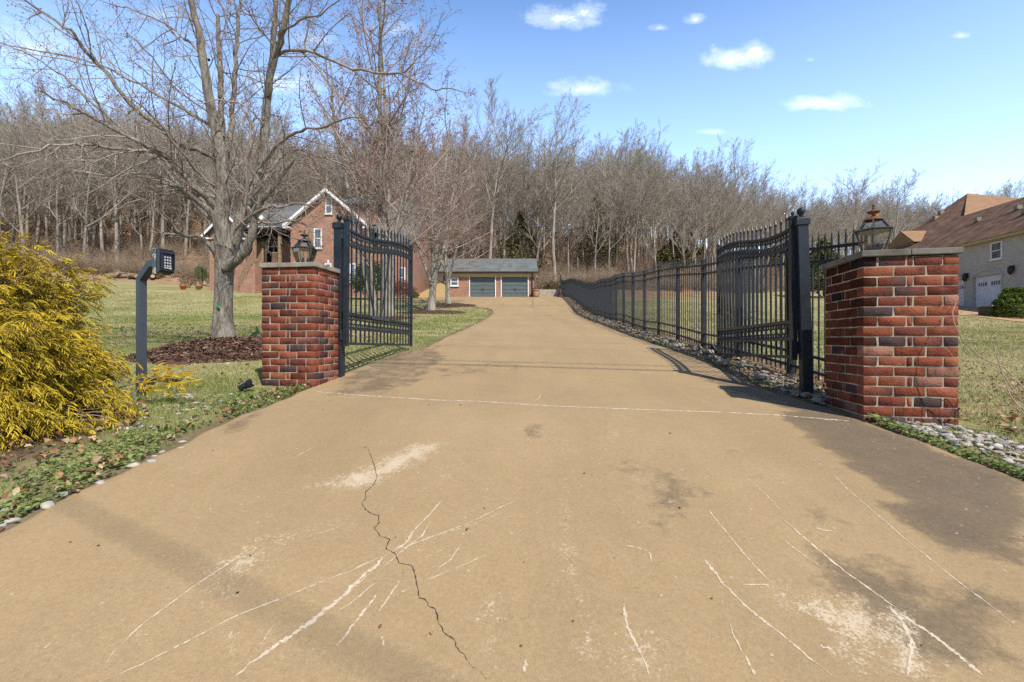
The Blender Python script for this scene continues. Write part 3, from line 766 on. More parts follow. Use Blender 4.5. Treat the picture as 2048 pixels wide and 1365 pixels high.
# ------------------------------------------------------------------ brick gate pillars
BR = [(.265,.080,.047),(.21,.064,.043),(.31,.105,.060),(.17,.055,.042),(.115,.050,.045),(.28,.135,.10),(.095,.062,.062)]
def pillar(corner, cx_sign, yaw, ztop, zbase, seed, caps, label, dark):
    r = random.Random(seed); W = .6; h = .0735; n = 18
    ex = (math.cos(R(yaw)), math.sin(R(yaw))); ey = (-ex[1], ex[0])
    cx = corner[0]+cx_sign*W/2*ex[0]+W/2*ey[0]; cy = corner[1]+cx_sign*W/2*ex[1]+W/2*ey[1]
    zg = ztop-n*h
    root = thing('brick_pillar', (cx, cy, zg), R(yaw), label, 'gate pillar')
    core = MB(); a = W/2-.0055
    core.box(-a, a, -a, a, -.02, n*h-.004); core.build('mortar_core', M['mortar'], root)
    V, Fc, C = [], [], []
    def brick(x0, x1, y0, y1, z0, z1):
        b = len(V); j = lambda: r.uniform(-.0032, .0032)
        dz = r.uniform(-.001, .001)
        for z in (z0+dz, z1+dz):
            for (x, y) in ((x0,y0),(x1,y0),(x1,y1),(x0,y1)): V.append((x+j(), y+j(), z+j()*.8))
        for f in ((0,3,2,1),(4,5,6,7),(0,1,5,4),(1,2,6,5),(2,3,7,6),(3,0,4,7)): Fc.append([i+b for i in f])
        c = BR[r.choice([0,0,0,0,0,1,1,1,2,2,2,3,5,6])]; k = r.uniform(.75, 1.15)
        c2 = c
        if r.random() < .3: c2 = BR[r.choice([4,6,3])]
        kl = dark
        for i in range(8):
            cc = c if (i % 4) in (0, 3) else c2
            C.append([q*k for q in cc])
    H = W/2; d = .088; m = .0125
    for k in range(n):
        z0, z1 = k*h+.0050, (k+1)*h-.0050
        full = (k + seed) % 2
        for swap in (0, 1):
            P = []
            if swap ^ full:       # three stretchers across, corners included
                wl = (W-2*m)/3
                for i in range(3):
                    x = -H+i*(wl+m); P.append((x, x+wl))
            else:                  # between the corner headers: two stretchers and a closer
                x = -H+d+m; wl = .172; cl = W-2*d-4*m-2*wl
                for w_ in (wl, cl, wl): P.append((x, x+w_)); x += w_+m
            for s in (-1, 1):
                for (a0, a1) in P:
                    o0, o1 = (H-d, H) if s > 0 else (-H, -H+d)
                    if swap == 0: brick(a0, a1, o0, o1, z0, z1)
                    else:
                        brick(o0, o1, a0, a1, z0, z1)
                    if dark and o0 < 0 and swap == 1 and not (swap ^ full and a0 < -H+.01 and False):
                        stain_shade = .22+.5*sstep(n-k, 2, 15)+.12*r.random()  # left face darkened toward the cap: algae stain plus painted shade
                        for q in range(1, 9): C[-q] = [v*stain_shade for v in C[-q]]
    Fa = np.array(Fc)
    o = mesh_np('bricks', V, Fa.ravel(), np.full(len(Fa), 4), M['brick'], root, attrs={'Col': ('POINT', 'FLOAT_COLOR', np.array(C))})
    md = o.modifiers.new('Bevel', 'BEVEL'); md.width = .0035; md.segments = 1
    c = MB(); q = W/2+.022; zc = n*h
    for (x0, x1) in caps:
        dy = r.uniform(-.004, .004); c.box(x0*q, x1*q, -q+dy, q+dy, zc+r.uniform(0,.004), zc+.047+r.uniform(0,.003))
    co = c.build('capstone', M['capstone_dark'] if dark else M['capstone'], root, bevel=.006)
    return root, (cx, cy, ztop+.049)
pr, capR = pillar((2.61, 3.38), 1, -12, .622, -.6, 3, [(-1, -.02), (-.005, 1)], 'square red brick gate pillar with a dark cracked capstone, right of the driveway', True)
pl, capL = pillar((-2.06, 4.74), -1, -8, .772, -.5, 6, [(-1, 1)], 'square red brick gate pillar with a pale capstone, left of the driveway', False)

# ------------------------------------------------------------------ lanterns
def lantern(loc, yaw, label, top):
    root = thing('lantern', loc, R(yaw), label, 'lantern')
    n = 6; metal = M['bronze']
    body = [(.056, .016), (.083, .06), (.104, .11), (.118, .16), (.124, .2)]
    ang = lambda k: math.pi/3*k - math.pi/2
    b = MB(); b.lathe([(.066, 0), (.066, .01), (.058, .016)], n, rot=-math.pi/2); b.lathe([(.02, .016), (.02, .03)], 8); b.build('base', metal, root)
    fr = MB()
    for k in range(n):
        P = [(r*math.cos(ang(k)), r*math.sin(ang(k)), z) for r, z in body]; fr.tube(P, .0052, 5)
        fr.bar((.114*math.cos(ang(k)), .114*math.sin(ang(k)), .216), (.060*math.cos(ang(k)), .060*math.sin(ang(k)), .292), .009)
    fr.build('frame', metal, root)
    sh = MB(); sh.lathe([(.118, .197), (.136, .203), (.140, .209), (.132, .214), (.112, .219)], n, rot=-math.pi/2); sh.build('shoulder', metal, root)
    g = MB()
    for prof in (body, [(.110, .219), (.058, .292)]):
        vs = [(r*.985*math.cos(ang(k)), r*.985*math.sin(ang(k)), z) for r, z in prof for k in range(n)]
        g.add(vs, [(i*n+k, i*n+(k+1)%n, (i+1)*n+(k+1)%n, (i+1)*n+k) for i in range(len(prof)-1) for k in range(n)])
    g.build('glass_panels', M['glass'], root)
    d = MB(); d.lathe([(.068, .288), (.069, .294), (.058, .303), (.038, .314), (.020, .322), (.012, .334), (.013, .340), (.036, .350), (.046, .357), (.045, .362), (.026, .372), (.010, .378)], 18); d.build('dome_cap', top, root, smooth=True)
    f = MB(); f.lathe([(.008, .376), (.012, .386), (.006, .394), (.011, .404), (.009, .414), (.003, .424)], 10); f.build('finial', metal, root, smooth=True)
    for k in range(3):
        a = 2*math.pi*k/3+.5; x, y = .032*math.cos(a), .032*math.sin(a)
        c = MB(); c.lathe([(.012, .055), (.017, .06), (.012, .066), (.011, .10)], 10, (x, y, 0)); c.tube([(0, 0, .03), (x, y, .058)], .004, 6)
        s = c.build('candle_socket', M['plastic'], root)
        c = MB(); c.lathe([(.0085, .10), (.0085, .145), (.011, .155), (.006, .172), (.001, .182)], 10, (x, y, 0)); c.build('bulb', M['candle'], s, smooth=True)
    return root
lantern((capR[0]-.08, capR[1]+.02, capR[2]), 20, 'glass lantern with a rusty orange dome, on the right brick pillar', M['rust'])
lantern((capL[0]+.0, capL[1], capL[2]), 0, 'bronze glass lantern with a dull brown dome, on the left brick pillar', M['bronze'])

# ------------------------------------------------------------------ gate posts
def gate_post(x, y, top, yaw, lean, label):
    z0 = gzf(x, y); H = top-z0
    root = thing('gate_post', (x, y, z0), R(yaw), label, 'gate post'); root.rotation_euler = (0, R(lean), R(yaw))
    b = MB(); b.box(-.046, .046, -.046, .046, -.1, H); b.build('shaft', M['iron'], root, bevel=.004)
    c = MB(); q = .058; c.box(-q, q, -q, q, H-.055, H+.008); 
    c.add([(-q,-q,H+.0085),(q,-q,H+.0085),(q,q,H+.0085),(-q,q,H+.0085),(-.02,-.02,H+.03),(.02,-.02,H+.03),(.02,.02,H+.03),(-.02,.02,H+.03)], [(0,1,5,4),(1,2,6,5),(2,3,7,6),(3,0,4,7),(4,5,6,7)])
    c.build('post_cap', M['iron'], root, bevel=.003)
    f = MB(); f.lathe([(.018, H+.03), (.014, H+.04), (.022, H+.047)]+[(.037*math.sin(math.pi*t/10), H+.084-.037*math.cos(math.pi*t/10)) for t in range(2, 10)], 18); f.build('ball_finial', M['iron'], root, smooth=True)
    return root
LH = (-1.905, 5.22); RH_ = (2.735, 4.42)
gate_post(-2.0, 5.27, 1.35, -10, 0, 'black steel gate post with a ball finial behind the left brick pillar')
gate_post(2.83, 4.37, 1.165, -12, -1.6, 'black steel gate post with a ball finial leaning beside the right brick pillar')

# ------------------------------------------------------------------ gate leaves
def ring(mb, c, r, ax_u, ax_v, w=.0055, n=12, a0=0, a1=2*math.pi):
    pts = []
    for i in range(n+1):
        a = a0+(a1-a0)*i/n; pts.append(Vector(c)+Vector(ax_u)*(r*math.cos(a))+Vector(ax_v)*(r*math.sin(a)))
    mb.tube(pts, w, 4, cap=True)
def spear(mb, x, y, z, w=.009, h=.085):
    mb.add([(x-w,y-w,z),(x+w,y-w,z),(x+w,y+w,z),(x-w,y+w,z),(x-w*1.7,y-w*.8,z+h*.3),(x+w*1.7,y-w*.8,z+h*.3),(x+w*1.7,y+w*.8,z+h*.3),(x-w*1.7,y+w*.8,z+h*.3),(x,y,z+h)],
        [(3,2,1,0),(0,1,5,4),(1,2,6,5),(2,3,7,6),(3,0,4,7),(4,5,8),(5,6,8),(6,7,8),(7,4,8)])
def gate_leaf(hinge, end, z0, tilt, h0, h1, label, plate, post_dir):
    dx, dy = end[0]-hinge[0], end[1]-hinge[1]; L = math.hypot(dx, dy); yaw = math.atan2(dy, dx)
    root = thing('gate_leaf', (hinge[0], hinge[1], z0), yaw, label, 'driveway gate'); root.rotation_euler = (0, R(tilt), yaw)
    top = lambda x: h0+(h1-h0)*float(sstep(x/L, .08, .92))
    ir = M['iron']
    hs = MB(); hs.box(-.026, .026, -.026, .026, -.03, h0+.09); hs.box(-.034, .034, -.034, .034, h0+.0905, h0+.115); hs.lathe([(.012, h0+.116), (.009, h0+.13), (.017, h0+.14), (.012, h0+.158), (.003, h0+.165)], 10); hs.build('stile', ir, root)
    es = MB(); es.box(L-.02, L+.02, -.02, .02, -.02, h1+.05); spear(es, L, 0, h1+.05, .016, .07); es.build('stile', ir, root)
    for name, off in (('top_rail', 0), ('arched_rail', -.17)):
        rl = MB(); xs = [.027+(L-.048)*i/24 for i in range(25)]
        P = [Vector((x, 0, top(x)+off)) for x in xs]
        vs, fs = [], []
        for p in P:
            for sy, sz in ((-.014,-.014),(.014,-.014),(.014,.014),(-.014,.014)): vs.append((p.x, sy, p.z+sz))
        for i in range(len(P)-1):
            for k in range(4): fs.append((i*4+k, i*4+(k+1)%4, (i+1)*4+(k+1)%4, (i+1)*4+k))
        rl.add(vs, fs); rl.build(name, ir, root)
    for z, wd in ((.345, .034), (.175, .026), (0.0, .03)):
        rl = MB(); rl.box(.0265, L-.0205, -.0135, .0135, z-wd/2, z+wd/2); rl.build('rail', ir, root)
    n = 17; xs = [L*(i+1)/(n+1) for i in range(n)]
    for x in xs:
        p = MB(); p.box(x-.008, x+.008, -.008, .008, .016, top(x)+.10); spear(p, x, 0, top(x)+.10); p.build('picket', ir, root)
    xe = [0.0]+xs+[L]; r_ = .024
    for row in range(4):
        sc = MB()
        for i in range(len(xe)-1):
            xm = (xe[i]+xe[i+1])/2; zc = (top(xm)-.014-r_, top(xm)-.156+r_, .345-.017-r_, .175+.013+r_)[row]
            for s in (-1, 1): ring(sc, (xm+s*.026, 0, zc), r_, (1,0,0), (0,0,1), .0085, 10)
        sc.build('scroll_row', ir, root)
    for z in (.10, h0-.06):
        hg = MB(); b = Vector(post_dir)*-.06
        hg.lathe([(.024, z-.06), (.026, z-.05), (.026, z), (.021, z+.005), (.026, z+.01), (.026, z+.05), (.02, z+.055)], 12, (b.x, b.y, 0))
        hg.box(-.09, -.0265, -.012, .012, z-.03, z+.03) if abs(post_dir[0]) > .5 else hg.box(-.012, .012, min(0,b.y), max(0,b.y), z-.03, z+.03)
        hg.build('hinge', ir, root)
    if plate:
        pm = MB(); pm.box(L*.30, L*.56, -.028, -.0145, .325, .372); pm.build('mounting_plate', M['post_grey'], root)
    return root
gate_leaf(LH, (-1.655, 7.45), -.03, .9, 1.325, 1.56, 'left black iron gate leaf with spear tips, swung open over the grass', True, (0, -1))
gate_leaf(RH_, (3.0, 6.6), -.155, .9, 1.255, 1.51, 'right black iron gate leaf with spear tips, swung open against the fence', False, (0, 1))

# ------------------------------------------------------------------ boundary fence
fr = thing('metal_fence', (3.22, 4.1, gzf(3.22, 4.1)), 0, 'long black metal picket fence climbing beside the driveway', 'fence')
O = Vector(fr.location)
FY = [4.1+1.21*i for i in range(40)]
FP = [Vector((float(fence_x(y)), y, gzf(float(fence_x(y)), y)))-O for y in FY]
FP = [p + Vector((0, 0, .03*math.sin(i*1.7))) for i, p in enumerate(FP)]
for i, p in enumerate(FP):
    b = MB(); b.box(p.x-.03, p.x+.03, p.y-.03, p.y+.03, p.z-.2, p.z+1.5); b.box(p.x-.036, p.x+.036, p.y-.036, p.y+.036, p.z+1.501, p.z+1.53); b.build('fence_post', M['iron'], fr)
for i in range(len(FP)-1):
    a, c = FP[i], FP[i+1]; d = c-a; t = d.normalized(); b = MB()
    for z, w in ((1.43, .03), (1.29, .03), (.27, .03), (.11, .03)):
        b.bar(a+t*.031+Vector((0,0,z)), c-t*.031+Vector((0,0,z)), .028, .032)
    for k in range(11):
        q = a+d*((k+1)/12)
        b.box(q.x-.0065, q.x+.0065, q.y-.0065, q.y+.0065, q.z+.03, q.z+1.52); 
        w = .0065; z = q.z+1.521
        b.add([(q.x-w,q.y-w*1.6,z),(q.x+w,q.y-w*1.6,z),(q.x+w,q.y+w*1.6,z),(q.x-w,q.y+w*1.6,z),(q.x,q.y,z+.085)], [(3,2,1,0),(0,1,4),(1,2,4),(2,3,4),(3,0,4)])
    b.build('picket_panel', M['iron'], fr)

# ------------------------------------------------------------------ keypad on its gooseneck post
kx, ky = -3.60, 4.42; kz = gzf(kx, ky)
kp = thing('keypad_post', (kx, ky, kz), R(-23), 'charcoal gooseneck post carrying a black entry keypad beside the yellow bush', 'keypad')
zr = -kz
s = .032; b = MB(); DX = .04
zb, zt = zr+.60, zr+.735
def quadring(c, ax): pass
path = [((0,0,-.15), None), ((0,0,zb), None), ((.165,0,zt), None), ((.262,0,zt), None)]
rings = []
rings.append([(-s,-s,-.15),(s,-s,-.15),(s,s,-.15),(-s,s,-.15)])
k1 = s*math.tan(math.atan2(.165, zt-zb)/2)
rings.append([(-s,-s,zb+k1),(s,-s,zb-k1),(s,s,zb-k1),(-s,s,zb+k1)])
al = math.atan2(zt-zb, .165); k2 = s*math.tan(al/2)
rings.append([(.165-k2,-s,zt+s),(.165+k2,-s,zt-s),(.165+k2,s,zt-s),(.165-k2,s,zt+s)])
rings.append([(.262+DX,-s,zt+s),(.262+DX,-s,zt-s),(.262+DX,s,zt-s),(.262+DX,s,zt+s)])
vs = [p for r_ in rings for p in r_]
fs = [(0,1,2,3)]+[(i*4+k, i*4+(k+1)%4, (i+1)*4+(k+1)%4, (i+1)*4+k) for i in range(3) for k in range(4)]+[(15,14,13,12)]
b.add(vs, fs); b.build('gooseneck', M['post_grey'], kp, bevel=.003)
z0, z1 = zr+.625, zr+.865
b = MB(); b.box(.2625, .30, -.072, .072, z0, z1)
pm = NT('flaking_metal'); v = pm.coord(); n_ = pm.noise(v, 22, 5, .7); pm.col(pm.mix(pm.ramp(n_, [(.48, 0.0), (.53, 1.0)]), (.42,.36,.33), (.07,.12,.115))); pm.rough(.7)
b.build('mount_box', pm.mat, kp, bevel=.003)
b = MB(); b.prism([(.3005, z0+.012), (.345, z0+.012), (.362, z0+.03), (.362, z1-.025), (.345, z1-.004), (.3005, z1-.004)], -.064, .064, 'y'); b.build('housing', M['plastic'], kp, bevel=.004)
b = MB(); b.box(.3625, .388, -.056, .056, z1-.052, z1-.034); b.box(.3625, .384, -.056, -.049, z0+.05, z1-.053); b.box(.3625, .384, .049, .056, z0+.05, z1-.053); b.box(.3625, .366, -.0485, .0485, z0+.045, z1-.0535); b.build('keypad_panel', M['plastic'], kp, bevel=.0015)
for r_ in range(4):
    for c_ in range(3):
        b = MB(); y = (c_-1)*.0225; z = z1-.082-r_*.027; b.box(.3665, .3705, y-.0066, y+.0066, z-.0078, z+.0078); b.build('key', M['white_key'], kp, bevel=.001)
b = MB(); zz = z0+.058; b.box(.3663, .368, -.03, .018, zz-.0045, zz+.0045); b.lathe([(.0095, 0), (.0095, .0018)], 14, (0,0,0)); 
vs = b.v[8:]; b.v[8:] = [(.3663+p[2], .026+p[0], zz+p[1]) for p in vs]; b.build('maker_mark', M['white_key'], kp)
for o in kp.children:
    if not o.name.startswith('gooseneck'): o.location.x += DX

# ------------------------------------------------------------------ garden spotlights
def spot(x, y, rz, tilt, label):
    root = thing('spotlight', (x, y, gzf(x, y)), rz, label, 'spotlight')
    b = MB(); b.lathe([(.008, -.08), (.010, .05)], 8); b.lathe([(.03, .0), (.03, .008), (.012, .02)], 12); b.build('stake', M['plastic'], root)
    h = MB(); h.lathe([(.022, -.07), (.03, -.06), (.032, 0), (.040, .02), (.044, .06), (.040, .061), (.036, .045)], 14)
    Mx = Matrix.Translation((0, 0, .075)) @ Matrix.Rotation(R(tilt), 4, 'Y'); h.v = [tuple(Mx @ Vector(p)) for p in h.v]
    h.build('lamp_head', M['plastic'], root)
sx, sy = ground_at(492, 786); spot(sx, sy, .4, 62, 'small black spotlight lying in the grass by the left pillar')
sx, sy = ground_at(1432, 709); spot(sx, sy+.05, 2.2, 50, 'small dark spotlight among the rocks by the end of the right gate leaf')
# ------------------------------------------------------------------ helpers for buildings; all local to the building's own root
def window(root, x0, x1, z0, z1, y, frame=.09, depth=.07, rows=2, sill=True, label=None, face='y'):
    """framed sash window on a wall facing -Y at y (or facing -X when face == 'x')"""
    def box(m, a0, a1, d0, d1, b0, b1):
        if face == 'y': m.box(a0, a1, d0, d1, b0, b1)
        else: m.box(d0, d1, a0, a1, b0, b1)
    f = MB(); y0, y1 = y-depth, y-.002
    box(f, x0, x0+frame, y0, y1, z0, z1); box(f, x1-frame, x1, y0, y1, z0, z1)
    box(f, x0+frame+.001, x1-frame-.001, y0, y1, z1-frame, z1); box(f, x0+frame+.001, x1-frame-.001, y0, y1, z0, z0+frame)
    for i in range(1, rows):
        zz = z0+(z1-z0)*i/rows; box(f, x0+frame+.001, x1-frame-.001, y0+.015, y1, zz-frame*.35, zz+frame*.35)
    o = f.build('window', M['white'], root)
    p = MB(); box(p, x0+frame*.9, x1-frame*.9, y-.03, y-.001, z0+frame*.9, z1-frame*.9); p.build('pane', M['pane'], o)
    if sill:
        s = MB(); box(s, x0-.06, x1+.06, y-depth-.05, y-.0025, z0-.07, z0-.002); s.build('sill', M['white'], o)
    return o
def arch_window(root, xc, z0, w, h, y, mats, name='window'):
    """round-headed window facing -Y"""
    n = 12; r = w/2
    def outline(k): return [(xc-r*k, z0+(1-k)*r)]+[(xc+r*k, z0+(1-k)*r)]+[(xc+r*k*math.cos(math.pi*i/n), z0+h-r+r*k*math.sin(math.pi*i/n)) for i in range(n+1)]
    f = MB(); A, B = outline(1), outline(.80); m = len(A)
    vs = [(a, yy, b) for yy in (y-.08, y-.002) for P in (A, B) for a, b in P]
    fs = []
    for i in range(m):
        j = (i+1) % m; fs += [(i, j, m+j, m+i), (i, 2*m+i, 2*m+j, j), (m+i, m+j, 3*m+j, 3*m+i)]
    f.add(vs, fs)
    for a in (math.pi/2, math.pi/4, 3*math.pi/4):
        f.bar((xc, y-.03, z0+h-r), (xc+r*.85*math.cos(a), y-.03, z0+h-r+r*.85*math.sin(a)), .05)
    f.box(xc-r*.8, xc+r*.8, y-.06, y-.005, z0+h-r-.04, z0+h-r+.04); f.box(xc-.03, xc+.03, y-.06, y-.005, z0+.2*r, z0+h-r-.041)
    o = f.build(name, mats[0], root)
    p = MB(); p.prism(outline(.82), y-.02, y-.001); p.build('pane', mats[1], o)
    return o
def gable_roof(root, x0, x1, y0, y1, ze, zr, axis, over=.35, th=.12, mat='grey_shingle', name='roof'):
    """ridge along axis; eaves at ze, ridge at zr (walls x0..x1, y0..y1)"""
    m = MB()
    if axis == 'x':
        ym = (y0+y1)/2; sl = (zr-ze)/(ym-y0); a, b = y0-over, y1+over; zo = ze-over*sl
        for (ya, za, yb, zb) in ((a, zo, ym, zr), (ym+.001, zr, b, zo)):
            m.prism([(ya, za), (yb, zb), (yb, zb+th), (ya, za+th)], x0-over, x1+over, 'x')
    else:
        xm = (x0+x1)/2; sl = (zr-ze)/(xm-x0); a, b = x0-over, x1+over; zo = ze-over*sl
        for (xa, za, xb, zb) in ((a, zo, xm, zr), (xm+.001, zr, b, zo)):
            m.prism([(xa, za), (xb, zb), (xb, zb+th), (xa, za+th)], y0-over, y1+over, 'y')
    return m.build(name, M[mat], root)
def hip_roof(root, x0, x1, y0, y1, ze, zr, inset, axis, over=.4, mat='grey_shingle', name='roof'):
    x0, x1, y0, y1 = x0-over, x1+over, y0-over, y1+over
    if axis == 'x': R0, R1 = (x0+inset, (y0+y1)/2, zr), (x1-inset, (y0+y1)/2, zr)
    else: R0, R1 = ((x0+x1)/2, y0+inset, zr), ((x0+x1)/2, y1-inset, zr)
    m = MB(); vs = [(x0,y0,ze),(x1,y0,ze),(x1,y1,ze),(x0,y1,ze), R0, R1, (x0,y0,ze-.18),(x1,y0,ze-.18),(x1,y1,ze-.18),(x0,y1,ze-.18)]
    if axis == 'x': fs = [(0,1,5,4),(1,2,5),(2,3,4,5),(3,0,4)]
    else: fs = [(0,1,4),(1,2,5,4),(2,3,5),(3,0,4,5)]
    fs += [(0,6,7,1),(1,7,8,2),(2,8,9,3),(3,9,6,0),(9,8,7,6)]
    m.add(vs, fs); return m.build(name, M[mat], root)
def gable_wall(m, x0, x1, y0, y1, z0, ze, zr):
    """box with a gabled front along Y (ridge along y)"""
    xm = (x0+x1)/2
    m.prism([(x0, z0), (x1, z0), (x1, ze), (xm, zr), (x0, ze)], y0, y1, 'y')

# ------------------------------------------------------------------ the brick house on the left, behind the gate
hx, hy = -15.0, 37.0; hz = gzf(hx, hy)-.1
H = thing('brick_house', (hx, hy, hz), 0, 'large red brick house with grey roof and white gable trim behind the left gate', 'house')
zz = lambda py, D: (682-py)/F*D-hz
xx = lambda px, D: (px-1024)/F*D-hx
bm_ = M['house_brick']
# main body
m = MB(); ze, zr_ = zz(478, 39.3), zz(411, 44); x0, x1 = xx(440, 39.5), xx(827, 39.5)
m.prism([(2.5, -1), (11.5, -1), (11.5, ze), (7, zr_), (2.5, ze)], x0, x1, 'x'); m.build('wall', bm_, H)
gable_roof(H, x0, x1, 2.5, 11.5, ze+.05, zr_+.05, 'x', .4)
# gabled front block
g0, g1 = -3.0, 3.0; gze = zz(446, 37); gzr = zz(383, 37)
m = MB(); gable_wall(m, g0, g1, 0, 6.5, -1, gze, gzr); m.build('wall', bm_, H)
gable_roof(H, g0, g1, 0, 6.5, gze+.03, gzr+.03, 'y', .42, .14)
tr = MB(); sl = (gzr-gze)/3
for s in (-1, 1):
    e = Vector((s*3.44, -.46, gze-.44*sl+.04)); a = Vector((0, -.46, gzr+.04))
    tr.bar(e, a, .06, .19, (0,0,1)); tr.bar(e+Vector((0,.14,-.16)), a+Vector((0,.14,-.16)), .2, .06)
    tr.box(min(s*3.44, s*2.9), max(s*3.44, s*2.9), -.47, -.02, gze-.44*sl-.14, gze-.44*sl-.02)
tr.build('gable_trim', M['white'], H)
window(H, xx(651,37), xx(665,37), zz(428,37), zz(395,37), 0, .08)
window(H, xx(628,37), xx(644,37), zz(497,37), zz(457,37), 0, .09, rows=2)
window(H, xx(650,37), xx(663,37), zz(575,37), zz(527,37), 0, .09)
window(H, xx(700,37), xx(712,37), zz(565,37), zz(527,37), 0, .09)
k = MB(); k.box(xx(655.5,37), xx(659,37), -.03, -.002, zz(393,37), zz(387,37)); k.box(xx(655,37), xx(658.5,37), -.03, -.002, zz(526,37), zz(520,37)); k.build('keystone', M['white'], H)
# upper storey behind
d0, d1 = xx(690,41), xx(753,41); m = MB(); m.box(d0, d1, 3.8, 7.8, zz(450,41), zz(411,41)); m.build('upper_wall', bm_, H)
hip_roof(H, d0, d1, 3.8, 7.8, zz(408,41)+.02, zz(392,43), 1.6, 'x', .45, name='upper_roof')
# windows and door on the recessed right front (behind the gate)
for a, b, c, d in ((752,764,575,535), (800,811,575,535), (776,788,515,487)): window(H, xx(a,39.5), xx(b,39.5), zz(c,39.5), zz(d,39.5), 2.5, .09)
# left wing gable with the arched window
w0, w1 = xx(419,38), xx(491,38); wze = zz(466,38); wzr = zz(429,38)
m = MB(); gable_wall(m, w0, w1, 1.0, 7.0, -1, wze, wzr); m.build('wall', bm_, H)
gable_roof(H, w0, w1, 1.0, 7.0, wze+.03, wzr+.03, 'y', .4, .12)
tr = MB(); wc = (w0+w1)/2; sl = (wzr-wze)/((w1-w0)/2); hw = (w1-w0)/2+.42
for s in (-1, 1):
    e = Vector((wc+s*hw, .57, wze-.42*sl+.03)); a = Vector((wc, .57, wzr+.03)); tr.bar(e, a, .06, .17)
    tr.box(min(wc+s*hw, wc+s*(hw-.62)), max(wc+s*hw, wc+s*(hw-.62)), .58, .99, wze-.42*sl-.18, wze-.42*sl-.03)
tr.build('gable_trim', M['white'], H)
arch_window(H, xx(473,38), zz(517,38), .95, zz(476,38)-zz(517,38), 1.0, (M['white'], M['pane']))
gm = MB(); gm.box(xx(413,38), xx(492,38), .45, .57, wze-.42*sl-.32, wze-.42*sl-.19); gm.build('gutter', M['dark_trim'], H)
ll = MB(); ll.lathe([(.05,0),(.1,.08),(.1,.2),(.02,.28)], 10, (xx(418,38), .78, zz(478,38))); ll.build('porch_light', M['bronze'], H)
# porch: floor, recess, columns, pediment
p0, p1 = xx(497,37.4), xx(580,37.4); pf = zz(525,37.4); pt_ = zz(463,37.4)
m = MB(); m.box(p0, p1-.6, .4, 2.49, -1, pf-.16); m.build('porch_base', bm_, H)
m = MB(); m.box(p0-.05, p1-.6, .3, 2.485, pf-.159, pf); m.build('porch_floor', M['wood_rail'], H)
m = MB(); m.box(p0, p1, .3, 2.49, pt_, pt_+.28); m.build('porch_beam', M['dark_trim'], H)
cx0, cx1 = xx(484,37), xx(563,37); cb_, ct = zz(453,37), zz(420,37); cm = (cx0+cx1)/2
m = MB(); m.prism([(cx0, cb_), (cx1, cb_), (cm, ct)], .25, 2.4, 'y'); m.build('pediment', M['white'], H)
m = MB(); i0, i1 = xx(508,37), xx(552,37); m.prism([(i0, cb_+.14), (i1, cb_+.14), ((i0+i1)/2, cb_+.14+(ct-cb_)*.5)], .19, .248, 'y'); m.build('pediment_shade', M['grey_shingle'], H)  # grey triangle stands in for the shadow on the pediment
gable_roof(H, cx0, cx1, .25, 6.0, cb_+.02, ct+.02, 'y', .25, .1, name='porch_roof')
m = MB(); m.box(cx0-.1, cx1+.5, .12, .249, cb_-.2, cb_-.01); m.build('gutter', M['dark_trim'], H)
dr = arch_window(H, xx(547,39.4), pf+.02, 1.5, zz(476,39.4)-pf, 2.5, (M['tan_trim'], M['shade_dark']), 'entry_door')
m = MB(); m.box(xx(516,39.4), xx(575,39.4), 2.44, 2.496, pf, pt_); 
for px in (556, 505):
    c = MB(); cx = xx(px, 37.3); c.box(cx-.11, cx+.11, .5, .72, pf+.001, pt_-.001); c.build('porch_column', M['wood_rail'], H)
rl = MB()
for a, b in ((540, 554),):
    xa, xb = xx(a,37.3), xx(b,37.3); rl.bar((xa,.6,pf+.85), (xb-.02,.6,pf+.85), .07); rl.bar((xa,.6,pf+.12), (xb-.02,.6,pf+.12), .06)
    for i in range(6): q = xa+(xb-xa)*(i+.3)/6; rl.bar((q,.6,pf+.151), (q,.6,pf+.82), .035)
rl.build('porch_railing', M['wood_rail'], H)
# flight of steps with its two sloping rails
sx0, sz0 = xx(527,37), pf; sx1, sz1 = xx(471,35.5), zz(581,35.5)
st = MB(); n = 12
for i in range(n):
    t0, t1 = i/n, (i+1)/n; xa = sx0+(sx1-sx0)*t0; xb = sx0+(sx1-sx0)*t1; zt_ = sz0+(sz1-sz0)*t1
    st.box(xb, xa-.001, -1.2, -.05, -1, zt_)
st.build('steps', bm_, H)
sr = MB()
for yy in (-.08, -1.17):
    a = Vector((sx0, yy, sz0+.95)); b = Vector((sx1, yy, sz1+.95)); sr.bar(a, b, .07, .10); sr.bar(a-Vector((0,0,.75)), b-Vector((0,0,.75)), .05, .08)
    for i in range(26):
        q = a+(b-a)*((i+.5)/26); sr.bar(q-Vector((0,0,.74)), q-Vector((0,0,.06)), .035)
    for q in (a+(b-a)*.01, a+(b-a)*.5, b): sr.bar(Vector((q.x, q.y, q.z-1.2)), Vector((q.x, q.y, q.z+.12)), .12)
sr.build('stair_railing', M['wood_rail'], H)
dp = MB(); dp.tube([(xx(510,37.4), .9, zz(470,37.4)), (xx(510,37.4), .9, 0)], .05, 8); dp.tube([(x1-.3, 2.42, ze-.3), (x1-.3, 2.42, -.5)], .05, 8); dp.build('downspout', M['dark_trim'], H)
